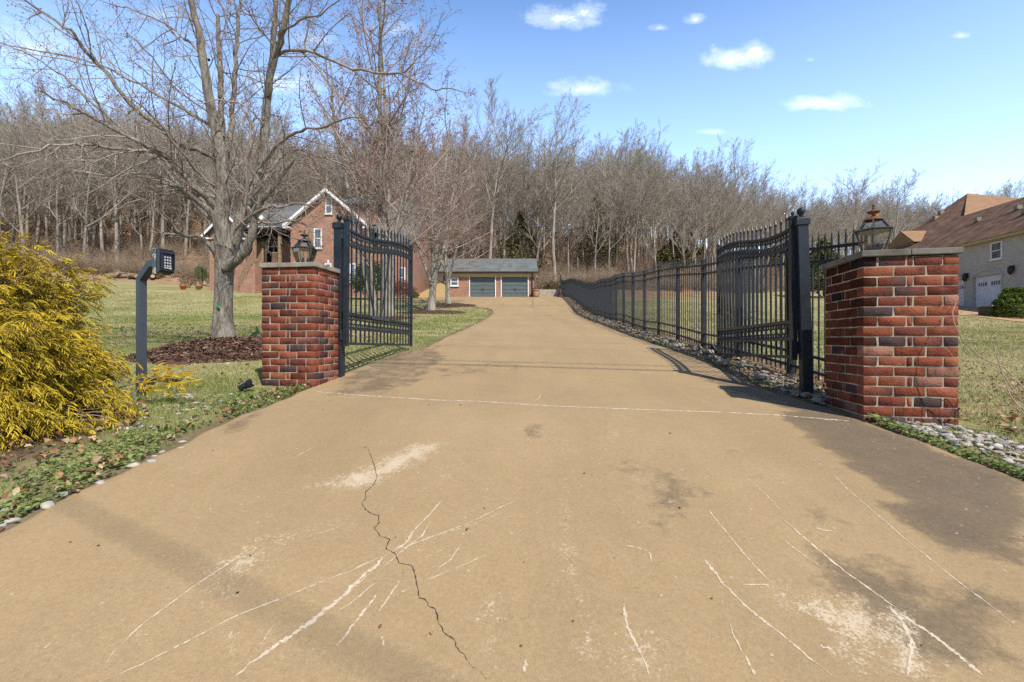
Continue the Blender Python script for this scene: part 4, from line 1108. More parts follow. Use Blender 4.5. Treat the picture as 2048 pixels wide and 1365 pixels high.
# low tan wall and steps at the house's right end
tw = thing('stucco_wall', (-7.0, 41.0, gzf(-7, 41)-.05), 0, 'low curved tan stucco wall at the right end of the brick house', 'wall')
m = MB(); m.prism([(-1.6, 0), (1.3, 0), (1.3, 1.45), (.9, 1.45), (.2, 1.25), (-.5, .85), (-1.2, .45), (-1.6, .35)], 0, .3, 'y'); m.build('wall', plain('yellow_stucco', (.45,.32,.15), .9, 0, .1), tw)
m = MB(); m.bar((-.4,-.05,1.9), (1.2,-.05,1.25), .06); m.bar((-.4,-.05,1.9), (-.4,-.05,.9), .06); m.bar((1.2,-.05,1.25), (1.2,-.05,.5), .06); m.build('handrail', M['dark_trim'], tw)

# ------------------------------------------------------------------ detached garage
gy_ = 43.2; gxc = (980-1024)/F*gy_; gzz = gzf(gxc, gy_)-.02
G = thing('garage', (gxc, gy_, gzz), 0, 'single storey red brick garage with two grey doors at the top of the driveway', 'garage')
zz = lambda py, D=gy_: (682-py)/F*D-gzz
xx = lambda px, D=gy_: (px-1024)/F*D-gxc
x0, x1 = xx(886), xx(1068); ze = zz(545); zr_ = zz(519.5, gy_+3.4)
m = MB(); dw = [(xx(940), xx(990)), (xx(1003.5), xx(1055.5))]; dh = zz(549)
for a, b in ((x0, dw[0][0]), (dw[0][1], dw[1][0]), (dw[1][1], x1)): m.box(a, b, 0, .3, -.5, ze)
for a, b in dw: m.box(a+.001, b-.001, 0, .3, dh, ze)
m.box(x0, x0+.25, .301, 6.6, -.5, ze); m.box(x1-.25, x1, .301, 6.6, -.5, ze); m.box(x0+.251, x1-.251, 6.35, 6.6, -.5, ze)
ym = 3.3
for a in (x0, x1-.25): m.prism([(0, ze+.001), (6.6, ze+.001), (ym, zr_-.12)], a, a+.25, 'x')
m.build('wall', bm_, G)
gable_roof(G, x0, x1, 0, 6.6, ze+.12, zr_, 'x', .38, .1)
m = MB(); m.box(x0-.3, x1+.3, -.30, -.002, ze-.22, ze-.13); m.box(x0-.3, x1+.3, -.06, -.003, ze-.42, ze-.221); m.build('fascia', M['tan_trim'], G)
m = MB(); m.box(x0-.38, x1+.38, -.50, -.37, ze-.09, ze+.03); m.build('gutter', M['dark_trim'], G)
for a, b in dw:
    f = MB(); f.box(a-.09, a-.001, -.05, .04, -.02, dh+.1); f.box(b+.001, b+.09, -.05, .04, -.02, dh+.1); f.box(a, b, -.05, .04, dh-.03, dh+.1)
    fo = f.build('door_frame', M['white'], G)
    d = MB(); d.box(a+.001, b-.001, .10, .16, .01, dh-.035)
    for r_ in range(6):
        for c_ in range(2):
            xa = a+.06+c_*(b-a)/2; xb = a+(c_+1)*(b-a)/2-.06; za = .06+r_*(dh-.06)/6; d.box(xa, xb, .075, .099, za, za+(dh-.06)/6-.05)
    do = d.build('garage_door', M['grey_door'], G)
    for s in (-.07, .07):
        h_ = MB(); xm = (a+b)/2+s; h_.box(xm-.02, xm+.02, .045, .0745, .62, .88); h_.build('handle', M['plastic'], do)
k = MB()
for px in (965, 1029): k.prism([(xx(px)-.12, ze-.20), (xx(px)+.12, ze-.20), (xx(px)+.09, dh+.105), (xx(px)-.09, dh+.105)], -.10, -.062, 'y')
k.build('keystone', M['tan_trim'], G)
window(G, xx(901), xx(917), zz(572), zz(555.5), 0, .09)
l = MB(); lx = xx(996.5); l.box(lx-.05, lx+.05, -.08, -.003, zz(548), zz(541.5)); l.lathe([(.04,-.18),(.09,-.05),(.1,.1),(.05,.17),(.015,.22)], 10, (lx, -.2, zz(547))); l.build('wall_lamp', M['bronze'], G)
m = MB(); m.tube([(x1-.18,-.42,ze-.05),(x1-.18,-.09,ze-.4),(x1-.18,-.09,.05)], .05, 8); m.tube([(x0+.12,-.09,ze-.3),(x0+.12,-.09,.05)], .05, 8); m.build('downspout', M['dark_trim'], G)

# planter, retaining wall, stake and the wheelbarrow-like dark board by the garage
px_, py_ = (1071.5-1024)/F*42.6, 42.6
P = thing('planter', (px_, py_, gzf(px_, py_)), 0, 'round terracotta planter with a dark rim at the right corner of the garage', 'planter')
m = MB(); m.lathe([(.22,0),(.27,.1),(.29,.45),(.25,.55),(.34,.62),(.35,.72),(.31,.74),(.28,.70)], 20); m.build('pot', M['planter'], P, smooth=True)
m = MB(); m.lathe([(.352,.735),(.36,.75),(.36,.80),(.30,.80)], 20); m.build('rim', M['dark_trim'], P)
rx0, rx1 = (1078-1024)/F*44.5, (1112-1024)/F*44.5; rz = gzf(3.4, 44.3)-.1
Wl = thing('retaining_wall', ((rx0+rx1)/2, 44.5, rz), 0, 'low grey timber retaining wall between the garage and the fence', 'wall')
m = MB(); hw = (rx1-rx0)/2
for i in range(3): m.box(-hw+.04*(i%2), hw, 0, .25, i*.27, i*.27+.262)
m.build('sleepers', M['concrete_wall'], Wl)
sx, sy = ground_at(1065.5, 616)
m = MB(); z0 = gzf(sx, sy); m.tube([(sx, sy, z0-.1), (sx+.01, sy, z0+.62)], .014, 6); o = m.build('marker_stake', plain('stake_brown', (.20,.13,.07))); tag(o, 'thin brown marker stake standing in the far driveway', 'stake')
ly, lx = 43.6, (1078-1024)/F*43.6
m = MB(); m.tube([(lx, ly, gzf(lx, ly)), (lx-.22, ly, gzf(lx, ly)+1.8)], .03, 6); o = m.build('leaning_pole', M['dark_trim']); tag(o, 'dark pole leaning by the right corner of the garage', 'pole')
bx_, by_ = (1116-1024)/F*44.0, 44.0
m = MB(); z0 = gzf(bx_, by_); m.prism([(bx_-.5, z0), (bx_+.3, z0), (bx_+.14, z0+.8), (bx_+.05, z0+.85)], by_, by_+.5, 'y'); o = m.build('brick_stack', plain('dark_stone', (.05,.045,.045))); tag(o, 'dark wedge of stone at the end of the retaining wall', 'stone')

# ------------------------------------------------------------------ neighbour's pale brick house on the right
ang = math.atan2(.1, 1.0)
nx0, ny0 = 32.7, 29.1; nzb = gzf(33, 31)-.02
Nn = thing('pale_brick_house', (nx0, ny0, nzb), -ang, 'pale brick neighbouring house with a brown shingle roof behind the right pillar', 'house')
# local: facade on x = 0 facing -X, +Y runs away from the camera
def nz(py, D): return (682-py)/F*D-nzb
eave = 7.05-nzb
dsp = [(-2.6,-.4), (1.45,3.55), (4.25,6.35)]
m = MB(); ys = [-12]
for a, b in dsp: ys += [a, b]
ys.append(11.0); dh = 2.15
for i in range(0, len(ys), 2): m.box(0, .4, ys[i], ys[i+1], -1, eave)
for a, b in dsp: m.box(0, .4, a+.001, b-.001, dh+.28, eave)
m.box(.401, 11, -12, -11.7, -1, eave); m.box(.401, 11, 10.7, 11, -1, eave)
m.build('wall', M['pale_brick'], Nn)
for a, b in dsp:
    d = MB(); d.box(.18, .22, a, b, 0, dh+.3)
    for r_ in range(4): d.box(.165, .179, a+.04, b-.04, .03+r_*dh/4, (r_+1)*dh/4-.03)
    do = d.build('garage_door', M['pale_door'], Nn)
    for (u, v) in ((.12, .42), (.58, .88)):
        g = MB(); L = b-a; g.box(.15, .164, a+u*L, a+v*L, dh-.42, dh-.17); g.build('pane', M['pane'], do)
        g = MB()
        for q in (.25, .5, .75): yq = a+(u+(v-u)*q)*L; g.box(.142, .149, yq-.015, yq+.015, dh-.42, dh-.17)
        g.build('muntin', M['white'], do)
    t_ = MB(); n = 14; yc, hw_ = (a+b)/2, (b-a)/2
    for i in range(n):
        t0, t1 = math.pi*i/n, math.pi*(i+1)/n
        A = [(yc-hw_*1.1*math.cos(t), dh+.05+.55*math.sin(t)) for t in (t0, t1)]; B = [(yc-hw_*1.2*math.cos(t), dh+.05+.72*math.sin(t)) for t in (t0, t1)]
        t_.prism([A[0], A[1], B[1], B[0]], -.05, -.004, 'x')
    t_.box(-.03, .17, a-.07, a-.001, 0, dh+.1); t_.box(-.03, .17, b+.001, b+.07, 0, dh+.1)
    t_.build('arch_trim', M['pale_brick'], Nn)
window(Nn, 1.35, 2.15, nz(519,31), nz(485,31), 0, .07, rows=2, face='x')
for y_ in (.6, 3.95):
    l = MB(); l.box(-.08, -.003, y_-.06, y_+.06, 2.45, 2.8); l.lathe([(.05,2.2),(.13,2.35),(.14,2.65),(.05,2.8)], 10, (-.22, y_, 0)); l.build('wall_lamp', M['dark_trim'], Nn)
m = MB(); m.box(-.36, -.002, -12.3, 11.2, eave-.2, eave-.02); m.build('eave', plain('cream_eave', (.42,.34,.2), .6), Nn)
# near wing roof: slope facing the drive, ridge parallel to the facade
rz_, rxo = 10.75-nzb, 5.0
m = MB(); sl = (rz_-eave)/rxo
m.prism([(-.45, eave-.02), (rxo, rz_), (2*rxo+.4, eave), (rxo, rz_+.02-.4), (-.45, eave-.17)], -12.4, 10.4, 'y'); 
m = MB(); vs = []
m.add([(-.45,-12.4,eave-.02),(rxo,-8.0,rz_),(rxo,11.0,rz_),(-.45,11.0,eave-.02),(2*rxo+.4,-12.4,eave),(2*rxo+.4,11.0,eave)],
      [(0,1,2,3),(1,4,5,2),(0,4,1),(3,2,5),(0,3,5,4)])
m.build('roof', M['brown_shingle'], Nn)
for y_, t in ((-3.0,.72),(.1,.60),(3.6,.62),(6.6,.60),(1.9,.42)):
    v = MB(); x_ = -.45+(rxo+.45)*t; z_ = eave+(rz_-eave)*t+.02; v.box(x_-.12, x_+.2, y_-.16, y_+.16, z_, z_+.3); v.build('roof_vent', M['capstone'], Nn)
# taller far part: the same slope runs on up to a hipped peak, its sunlit face coloured lighter
pk = 14.27-nzb; e0 = eave-.02
m = MB(); m.box(.3, 12, 11.01, 15.6, -1, eave); m.build('wall', M['pale_brick'], Nn)
m = MB(); m.add([(-.45,11.001,e0),(-.45,16,e0),(9.75,15.9,pk),(5.45,11.001,rz_+.03),(14,16,pk-.9),(20,17,pk-3)], [(0,3,2,1),(1,2,4,5)]); m.build('roof', M['brown_shingle'], Nn)
m = MB(); m.add([(9.75,15.9,pk+.004),(5.0,10.4,rz_-.05),(17,9.0,rz_-.3),(14,16,pk-.9)], [(0,1,2,3)]); m.build('hip_face', M['sunlit_shingle'], Nn)
for y_, t in ((15.0, .70), (14.6, .62)):
    v = MB(); x_ = -.45+10.2*t; z_ = e0+(pk-e0)*t; v.box(x_-.12, x_+.2, y_-.16, y_+.16, z_-.05, z_+.3); v.build('roof_vent', M['capstone'], Nn)
dz0, dz1 = nz(487,41), nz(466,42.5)
m = MB(); m.box(1.9, 3.6, 11.7, 14.5, dz0-1.0, dz0); m.build('dormer_wall', M['pale_brick'], Nn)
m = MB(); m.prism([(11.3, dz0), (12.9, dz1), (14.6, dz0+.2), (14.6, dz0)], 1.7, 3.8, 'x'); m.build('dormer_roof', M['sunlit_shingle'], Nn)
# ------------------------------------------------------------------ bare trees from tapered limbs
class Limbs:
    """polylines with radii, turned into tubes in bulk"""
    def __init__(s): s.L = []
    def add(s, pts, rad): s.L.append((np.asarray(pts, float), np.asarray(rad, float)))
    def mesh(s, name, mat, parent=None, sides=lambda r: 3 if r < .02 else (5 if r < .07 else 9), smooth=True):
        groups = {}
        for p, r in s.L: groups.setdefault((len(p), sides(r[0])), []).append((p, r))
        Vs, Fs = [], []; base = 0
        for (N_, S), G in groups.items():
            P = np.stack([g[0] for g in G]); Rr = np.stack([g[1] for g in G]); m = len(G)
            T = np.gradient(P, axis=1); T /= np.linalg.norm(T, axis=2, keepdims=True)+1e-9
            ref = np.where(np.abs(T[:, :1, 2:3]) > .9, np.array([1., 0, 0]), np.array([0, 0, 1.])); ref = np.repeat(ref, N_, 1)
            A = np.cross(T, ref); A /= np.linalg.norm(A, axis=2, keepdims=True)+1e-9; B = np.cross(T, A)
            a = 2*np.pi*np.arange(S)/S
            V = P[:, :, None]+Rr[:, :, None, None]*(A[:, :, None]*np.cos(a)[None, None, :, None]+B[:, :, None]*np.sin(a)[None, None, :, None])
            i, j, k = np.meshgrid(np.arange(m), np.arange(N_-1), np.arange(S), indexing='ij'); k2 = (k+1) % S
            idx = lambda jj, kk: base+(i*N_+jj)*S+kk
            Fs.append(np.stack([idx(j, k), idx(j, k2), idx(j+1, k2), idx(j+1, k)], -1).reshape(-1, 4)); Vs.append(V.reshape(-1, 3)); base += m*N_*S
        V = np.concatenate(Vs); Fq = np.concatenate(Fs)
        return mesh_np(name, V, Fq.ravel(), np.full(len(Fq), 4), mat, parent, smooth=smooth)
def unit(v): return v/(np.linalg.norm(v)+1e-9)
def perp(d, az):
    a = unit(np.cross(d, [0, 0, 1] if abs(d[2]) < .95 else [1, 0, 0])); b = np.cross(d, a); return a*math.cos(az)+b*math.sin(az)
LEAN = [0.0]
def limb(r, p, d, L, rad, nseg, wander, up, tip=.3):
    pts = [np.array(p, float)]; d = unit(np.array(d, float)); st = L/nseg
    for i in range(nseg):
        d = unit(d+np.array([r.gauss(0, wander)+LEAN[0], r.gauss(0, wander), r.gauss(0, wander)+up])); pts.append(pts[-1]+d*st)
    return np.array(pts), np.linspace(rad, rad*tip, nseg+1)
def at(P, Rr, t):
    x = t*(len(P)-1); i = min(int(x), len(P)-2); f = x-i
    return P[i]*(1-f)+P[i+1]*f, unit(P[i+1]-P[i]), Rr[i]*(1-f)+Rr[i+1]*f
def sprout(r, P, Rr, lv, spec, out, buds=None, depth=0):
    """side branches along a limb; spec[lv] = (count, t0, angle, length ratio, segs, wander, up, min radius)"""
    if lv >= len(spec): return
    n, t0, ang, lr, segs, wan, up, rmin, *rmx = spec[lv]
    Lp = np.sum(np.linalg.norm(np.diff(P, axis=0), axis=1)); az = r.random()*6.28
    n = max(1, int(n*r.uniform(.75, 1.25)+.5))
    for k in range(n):
        t = t0+(1-t0)*(k+r.random())/n; p, d, rr = at(P, Rr, min(t, .995)); az += 2.4+r.uniform(-.5, .5)
        a = R(ang*r.uniform(.7, 1.3)); dd = d*math.cos(a)+perp(d, az)*math.sin(a)
        L = Lp*lr*(1.05-.6*t)*r.uniform(.6, 1.25); rad = max(rmin, min(rr*.8, rr*r.uniform(.45, .7), rmx[0] if rmx else 9))
        p2, r2 = limb(r, p, dd, L, rad, segs, wan, up, .35)
        out[0 if rad > .05 else 1].add(p2, r2)
        if buds is not None and lv == len(spec)-1: buds.append(p2[-1]); buds.append((p2[-1]+p2[-2])/2)
        sprout(r, p2, r2, lv+1, spec, out, buds)
def bud_mesh(buds, size, parent, mat, r):
    B = np.array(buds); n = len(B); s = size*(.6+.9*nrg.random(n))[:,None]
    d = nrg.normal(size=(n, 3)); d[:,2] = np.abs(d[:,2]); d /= np.linalg.norm(d, axis=1)[:,None]; e = nrg.normal(size=(n, 3)); e -= (e*d).sum(1)[:,None]*d; e /= np.linalg.norm(e, axis=1)[:,None]; f = np.cross(d, e)
    v = np.stack([B-d*s*.6, B+e*s*.5, B+f*s*.5, B-e*s*.5, B-f*s*.5, B+d*s*1.2], 1)
    T = np.array([(0,2,1),(0,3,2),(0,4,3),(0,1,4),(5,1,2),(5,2,3),(5,3,4),(5,4,1)])
    F_ = (T[None]+(np.arange(n)*6)[:,None,None]).reshape(-1, 3)
    return mesh_np('buds', v, F_.ravel(), np.full(len(F_), 3), mat, parent)

# ---- the big bare maple: main limbs measured on the photograph, the rest grown
tx, ty = TREES[0]; tz = gzf(tx, ty)+.14
T1 = thing('maple_tree', (tx, ty, tz), 0, 'big bare maple with low spreading limbs and a green paint spot, left of the drive', 'tree')
r1 = random.Random(21)
def LP1(pts, widths, y0, y1, sub=3):
    """photo polyline -> local 3-D limb whose depth runs from y0 to y1 metres beyond the trunk"""
    n = len(pts); P = []
    for i, (a, b) in enumerate(pts):
        D = ty+y0+(y1-y0)*i/(n-1); p = pt(a, b, D); P.append((p[0]-tx, p[1]-ty, p[2]-tz))
    P = np.array(P); W = np.array(widths if len(widths) == n else np.linspace(widths[0], widths[-1], n), float)*ty/F/2
    t = np.linspace(0, n-1, (n-1)*sub+1); out = []
    for x in t:                                   # Catmull-Rom
        i = min(int(x), n-2); f = x-i; p0, p1, p2, p3 = P[max(i-1, 0)], P[i], P[i+1], P[min(i+2, n-1)]
        out.append(.5*((2*p1)+(-p0+p2)*f+(2*p0-5*p1+4*p2-p3)*f*f+(-p0+3*p1-3*p2+p3)*f**3))
    out = np.array(out); jit = .002 if widths[0] > 45 else (.006 if widths[0] > 20 else .011)
    out[1:-1] += np.array([[r1.gauss(0, jit) for _ in range(3)] for _ in range(len(out)-2)])
    return out, np.interp(t, np.arange(n), W)
trunk, crown, bd = Limbs(), Limbs(), []
MAIN = [  # points, widths in photo pixels, depth from/to
    ([(448,688),(447,668),(446,640),(447,600),(448,560),(450,525),(452,498)], [52,42,36,33,33,36,42], 0, 0, 0),
    ([(448,505),(446,470),(443,430),(446,390),(448,350),(443,312),(436,280),(427,240),(419,199),(410,140),(402,90),(396,55),(386,20),(372,-40),(362,-120)], [36,31,29,27,25,23,20,18,17,15,14,12,11,9,5], 0, -.5, 3),
    ([(444,318),(443,250),(441,190),(440,120),(437,55),(436,30)], [14,12,11,10,8,7], 0, .5, 2),
    ([(449,348),(458,285),(465,220),(470,150),(473,90),(476,40),(480,-20),(486,-110)], [14,12,10,9,8,7,6,4], .05, .9, 2),
    ([(456,500),(464,488),(478,450),(494,410),(508,380),(517,349),(525,305),(531,250),(536,180),(545,110),(549,40),(552,-30),(556,-120)], [32,27,24,22,20,19,17,16,14,12,10,8,5], 0, .3, 3),
    ([(535,190),(541,150),(556,95),(566,55),(578,8),(592,-60),(600,-120)], [15,14,13,12,10,8,5], .15, -.5, 2),
    ([(450,535),(470,524),(488,505),(500,480),(507,449),(512,420),(524,400),(541,382),(560,356),(574,338),(586,318)], [21,19,17,15,14,13,12,11,9,8,6], -.1, -.6, 2),
    ([(440,455),(430,436),(410,414),(390,399),(372,384),(355,373),(338,369),(322,366)], [22,19,16,14,12,10,8,5], 0, -.8, 3),
    ([(442,430),(428,412),(404,388),(375,360),(345,325),(322,308),(300,296),(250,270),(190,240),(130,205),(70,180)], [20,18,16,14,13,11,10,8,7,5,3], 0, -1.6, 3),
    ([(447,340),(432,318),(395,300),(355,283),(310,246),(258,205),(226,161),(200,132),(181,113),(160,85),(142,61),(97,32),(40,-10)], [18,16,14,13,12,10,9,8,8,7,6,5,3], 0, -1.2, 4),
    ([(446,275),(419,251),(370,222),(322,193),(290,174),(258,158),(200,129),(129,110),(60,98),(-10,85)], [10,9,8,7.5,7,6,5,4,3.5,2], 0, .9, 4),
    ([(418,120),(387,93),(370,78),(355,64),(330,48),(306,35),(275,24),(245,14),(200,0)], [8,7,6,5.5,5,4,3.5,3,2], 0, .8, 3),
    ([(440,520),(422,495),(392,472),(366,471),(346,452),(330,430),(318,412)], [14,12,10,8,6,5,3], 0, -.9, 4),
    ([(430,445),(384,400),(340,350),(290,297),(268,275),(242,255),(193,213),(160,184),(129,155),(80,122),(30,95),(-20,80)], [13,12,11,9,8,7.5,6.5,6,5,4,3,2], .05, 1.5, 4),
    ([(440,440),(400,395),(348,335),(328,318),(306,303),(250,300),(187,290),(150,290),(113,290),(60,305),(0,323)], [11,10,9,8.5,8,7,6,5,5,4,3], 0, -1.8, 4),
    ([(440,400),(400,380),(360,372),(310,352),(262,345),(200,352),(150,340),(90,356)], [10,9,8,7,6,5,4,2.5], .1, 1.2, 4),
    ([(541,118),(553,111),(574,102),(613,102),(661,119),(706,139),(752,145),(790,146),(815,140),(835,118),(862,90)], [9,9,8,8,7,6.5,6,5,4.5,3.5,2], .1, -.6, 4),
    ([(800,146),(840,165),(872,180),(905,178),(932,186)], [4.5,4,3.5,3,1.5], -.5, -.6, 4),
    ([(606,104),(612,70),(618,30),(628,-20)], [5,4.5,4,3], 0, .2, 4),
    ([(520,335),(545,300),(570,280),(600,262),(640,256),(680,240),(730,232)], [10,9,8,7,6,4.5,2.5], 0, -.9, 4),
    ([(500,395),(532,352),(566,310),(600,300),(648,318),(690,330),(730,352)], [9,8,7,6,5,4,2.5], .1, 1.0, 4),
    ([(470,460),(520,420),(560,415),(600,408),(630,416)], [8,7,6,4,2.5], -.2, -1.2, 4),
    ([(492,410),(520,442),(548,446),(585,440),(620,455)], [7,6,5,4,2], -.1, -1.0, 4),
    ([(486,430),(497,340),(501,260),(493,225)], [9,8,7,5], -.2, -.5, 4),
    ([(528,250),(505,225),(470,205),(430,200),(395,208)], [6,5,4,3,2], .1, -.8, 4),
    ([(546,90),(520,60),(500,30),(470,-10)], [6,5,4,2.5], .1, -.6, 4),
    ([(566,60),(600,40),(640,28),(690,-10)], [6,5,4,2], -.2, -.9, 4),
    ([(425,230),(380,200),(330,150),(290,100),(250,60)], [6,5,4,3.5,2], -.2, -1.4, 4),
    ([(440,380),(402,350),(370,312),(330,262),(300,226),(262,196)], [8,7,6,5,4,2.5], -.1, -1.5, 4),
]
spec_m = [(9, .12, 48, .32, 5, .10, .03, .006), (6, .15, 46, .55, 4, .12, .03, .0036, .006), (4, .2, 44, .55, 3, .12, .03, .0027, .0036)]
for pts, w, y0, y1, lv in MAIN:
    P, Rr = LP1(pts, w, y0, y1)
    if lv in (3, 4) and pts[-1][0] < 360 and pts[-1][1] > -30 or (lv == 4): Rr = Rr*.78
    (trunk if Rr[0] > .04 else crown).add(P, Rr)
    if lv == 0: continue
    L = np.sum(np.linalg.norm(np.diff(P, axis=0), axis=1)); k = max(5, int(L*4.5))
    sp_ = [(k, .22 if lv < 4 else .15, 50, min(.48, 1.45/L), 5, .10, .035, .0048, .0125)]+spec_m[1:]
    sprout(r1, P, Rr, 0, sp_, (trunk, crown), bd)
tk = trunk.mesh('trunk', M['bark'], T1, sides=lambda r: 3 if r < .02 else (7 if r < .07 else 14)); crown.mesh('crown', M['twig'], T1)
bud_mesh(r1.sample(bd, min(len(bd), 4200)), .012, T1, M['bud'], r1)
# the green paint spot on the trunk and the dark torn hollow at the fork
sp3 = pt(436.5, 609, ty-.185); m = MB(); m.add([(0,0,0),(.035,-.004,.012),(.03,-.002,-.03),(.012,-.004,-.06),(-.012,-.002,-.035),(-.03,.004,-.02),(-.028,.004,.018),(-.006,-.004,.026)], [tuple(range(1,8))])
m.build('paint_spot', plain('green_paint', (.03,.22,.06), .8), T1, loc=(sp3[0]-tx, sp3[1]-ty, sp3[2]-tz))

# ---- clump and young trees along the lawn
def lawn_tree(x, y, seed, label, stems, H, spread, trunk_r, mats, spec, bud=None):
    r = random.Random(seed); z = gzf(x, y)+.08
    root = thing('bare_tree', (x, y, z), 0, label, 'tree'); tr_, cr, bd = Limbs(), Limbs(), []
    for (ox, oy, lean, hh, rad, *zs) in stems:
        d = unit(np.array([lean[0], lean[1], 1.0])); L = H*hh
        P, Rr = limb(r, (ox, oy, zs[0] if zs else -.15), d, L, rad, 14, .035, .02, .16)
        if not zs: Rr[0] *= 1.35; Rr[1] *= 1.08
        tr_.add(P, Rr); sprout(r, P, Rr, 0, spec, (tr_, cr), bd if bud else None)
    tr_.mesh('trunk', mats[0], root); cr.mesh('crown', mats[1], root)
    if bud: bud_mesh(r.sample(bd, min(len(bd), bud)), .028, root, M['bud'], r)
    return root
sp2 = [(14, .24, 46, .42, 7, .07, .075, .012, .04), (10, .14, 42, .46, 5, .09, .05, .0070), (7, .12, 42, .52, 4, .10, .03, .0050, .009), (4, .15, 40, .55, 3, .12, .02, .0038, .006)]
lawn_tree(*TREES[1], 5, 'clump of pale trunks with a reddish twiggy crown behind the left gate leaf',
    [(-.28,0,(-.10,.03),.80,.13),(.05,.1,(-.02,-.03),1.0,.14),(.30,-.05,(.05,.02),.88,.13),(.12,-.2,(.13,-.05),.62,.09),(-.12,-.15,(-.16,-.08),.6,.08)], 12.8, 1, .3, (M['bark_pale'], M['twig_red']), sp2, 6000)
sp3_ = [(15, .20, 56, .50, 7, .07, .05, .012, .032), (10, .12, 46, .47, 5, .09, .04, .0080), (6, .12, 42, .52, 4, .10, .03, .0058, .010), (4, .15, 40, .55, 3, .12, .02, .0044, .007)]
lawn_tree(*TREES[2], 8, 'bare tree forking low above a mulch ring, nearer the driveway curve', [(0,0,(.03,0),1.0,.19),(.06,.0,(.34,.1),.62,.11,1.5),(.03,0,(-.36,-.06),.56,.10,1.35),(.05,.02,(.1,-.3),.58,.09,1.9)], 10.8, 1, .2, (M['bark_pale'], M['twig_red']), sp3_, 3000)
lawn_tree(*TREES[3], 12, 'smaller pale trunked bare tree in front of the garage window', [(0,0,(.02,0),1.0,.16),(.03,0,(.32,-.1),.62,.09,1.6),(.03,0,(-.34,.1),.58,.085,1.5)], 9.4, 1, .17, (M['bark_pale'], M['twig_red']), sp3_, 1500)

# ---- woodland: a few tree shapes, set singly along the edge of the wood and as one mass behind
def wood_shape(seed, H, fork, kind):
    r = random.Random(seed); tr_, cr = Limbs(), Limbs()
    P, Rr = limb(r, (0, 0, -.4), (r.uniform(-.05,.05), r.uniform(-.05,.05), 1), H*.86, .21*H/18, 12, .03, .02, .12); tr_.add(P, Rr)
    LEAN[0] = .035
    spec = [(11, fork, 42, .60, 6, .07, .10, .034), (10, .2, 36, .44, 4, .08, .07, .018), (8, .12, 34, .50, 3, .08, .06, .0115, .02), (7, .1, 30, .62, 2, .06, .05, .0082, .0115)]
    if kind == 1: spec[0] = (9, fork, 50, .80, 7, .08, .10, .045)
    sprout(r, P, Rr, 0, spec, (tr_, cr)); LEAN[0] = 0.0; return tr_, cr
SH = []
for i, (seed, H, fork, kind) in enumerate(((31,18,.34,0),(32,20,.42,0),(33,17,.26,1),(34,19,.38,0),(35,16,.30,1),(36,21,.48,0))):
    SH.append(wood_shape(seed, H, fork, kind))
def wood_tree(i, x, y, s, rz, label, group):
    root = thing('woodland_tree', (x, y, gzf(x, y)-.1), rz, label, 'tree', group); root.scale = (s, s, s)
    if i not in PROTO:
        t = SH[i][0].mesh('trunk', M['bark_wood'], root); c = SH[i][1].mesh('crown', M['twig_wood'], root); PROTO[i] = (t, c)
    else:
        for o in PROTO[i]:
            c = o.copy(); COL.objects.link(c); c.parent = root
    return root
PROTO = {}
wr = random.Random(77)
def foot_y(x): return float(49+50*sstep(x, 12, 75))
placed = []
def edge_label(x, y):
    px = 1024+F*x/y
    if px < 430: return 'bare grey trunked tree at the foot of the wooded hill across the left lawn', 'woodland trees left of the brick house'
    if px < 900: return 'bare tree on the wooded hillside rising behind the brick house', 'woodland trees behind the brick house'
    if px < 1130: return 'bare tree on the wooded hillside just behind the detached garage', 'woodland trees behind the garage'
    if px < 1640: return 'bare tree on the wooded hillside above the black picket fence', 'woodland trees above the fence'
    return 'bare tree on the far wooded slope left of the brown shingle roof', 'woodland trees near the pale brick house'
front = []
# single out the trees one can tell apart in the photograph
SPEC = [(2, 1107, 60.5, .92, 'wide spreading bare tree with a forked pale trunk, tallest above the garage roof'),
    (0, 1023, 58, .92, 'slim bare tree with a pale straight trunk at the back corner of the garage roof'),
    (3, 1232, 66, 1.0, 'bare tree with twin pale trunks above the middle of the black fence'),
    (4, 1068, 55, .82, 'leaning bare tree just right of the detached garage'),
    (1, 1290, 70, .95, 'tall bare tree with crown leaning right above the black fence'),
    (5, 70, 56, 1.0, 'tall pale trunked bare tree above the yellow bush at the left edge'),
    (1, 235, 55, 1.0, 'pale forked bare tree above the woodpile at the edge of the left lawn')]
for i, px, D, s, lab in SPEC:
    x = (px-1024)/F*D; front.append((x, D)); wood_tree(i, x, D, s, wr.uniform(-.6, .6), lab, None)
n = 0
while n < 150:
    px = wr.uniform(-60, 2110); f_ = wr.random()**1.4; 
    D = 51+f_*26; x = (px-1024)/F*D; 
    if D < foot_y(x)+1.5+(4 if px > 1130 else 0): D = foot_y(x)+1.5+(4 if px > 1130 else 0)+f_*16; x = (px-1024)/F*D
    if min(math.hypot(x-a, D-b) for a, b in front+placed) < 2.3: continue
    placed.append((x, D)); lab, grp = edge_label(x, D); wood_tree(wr.randrange(6), x, D, wr.uniform(.68, 1.08)*(.80 if 1130 < 1024+F*x/D < 1640 else 1), wr.uniform(-.8, .8), lab, grp); n += 1

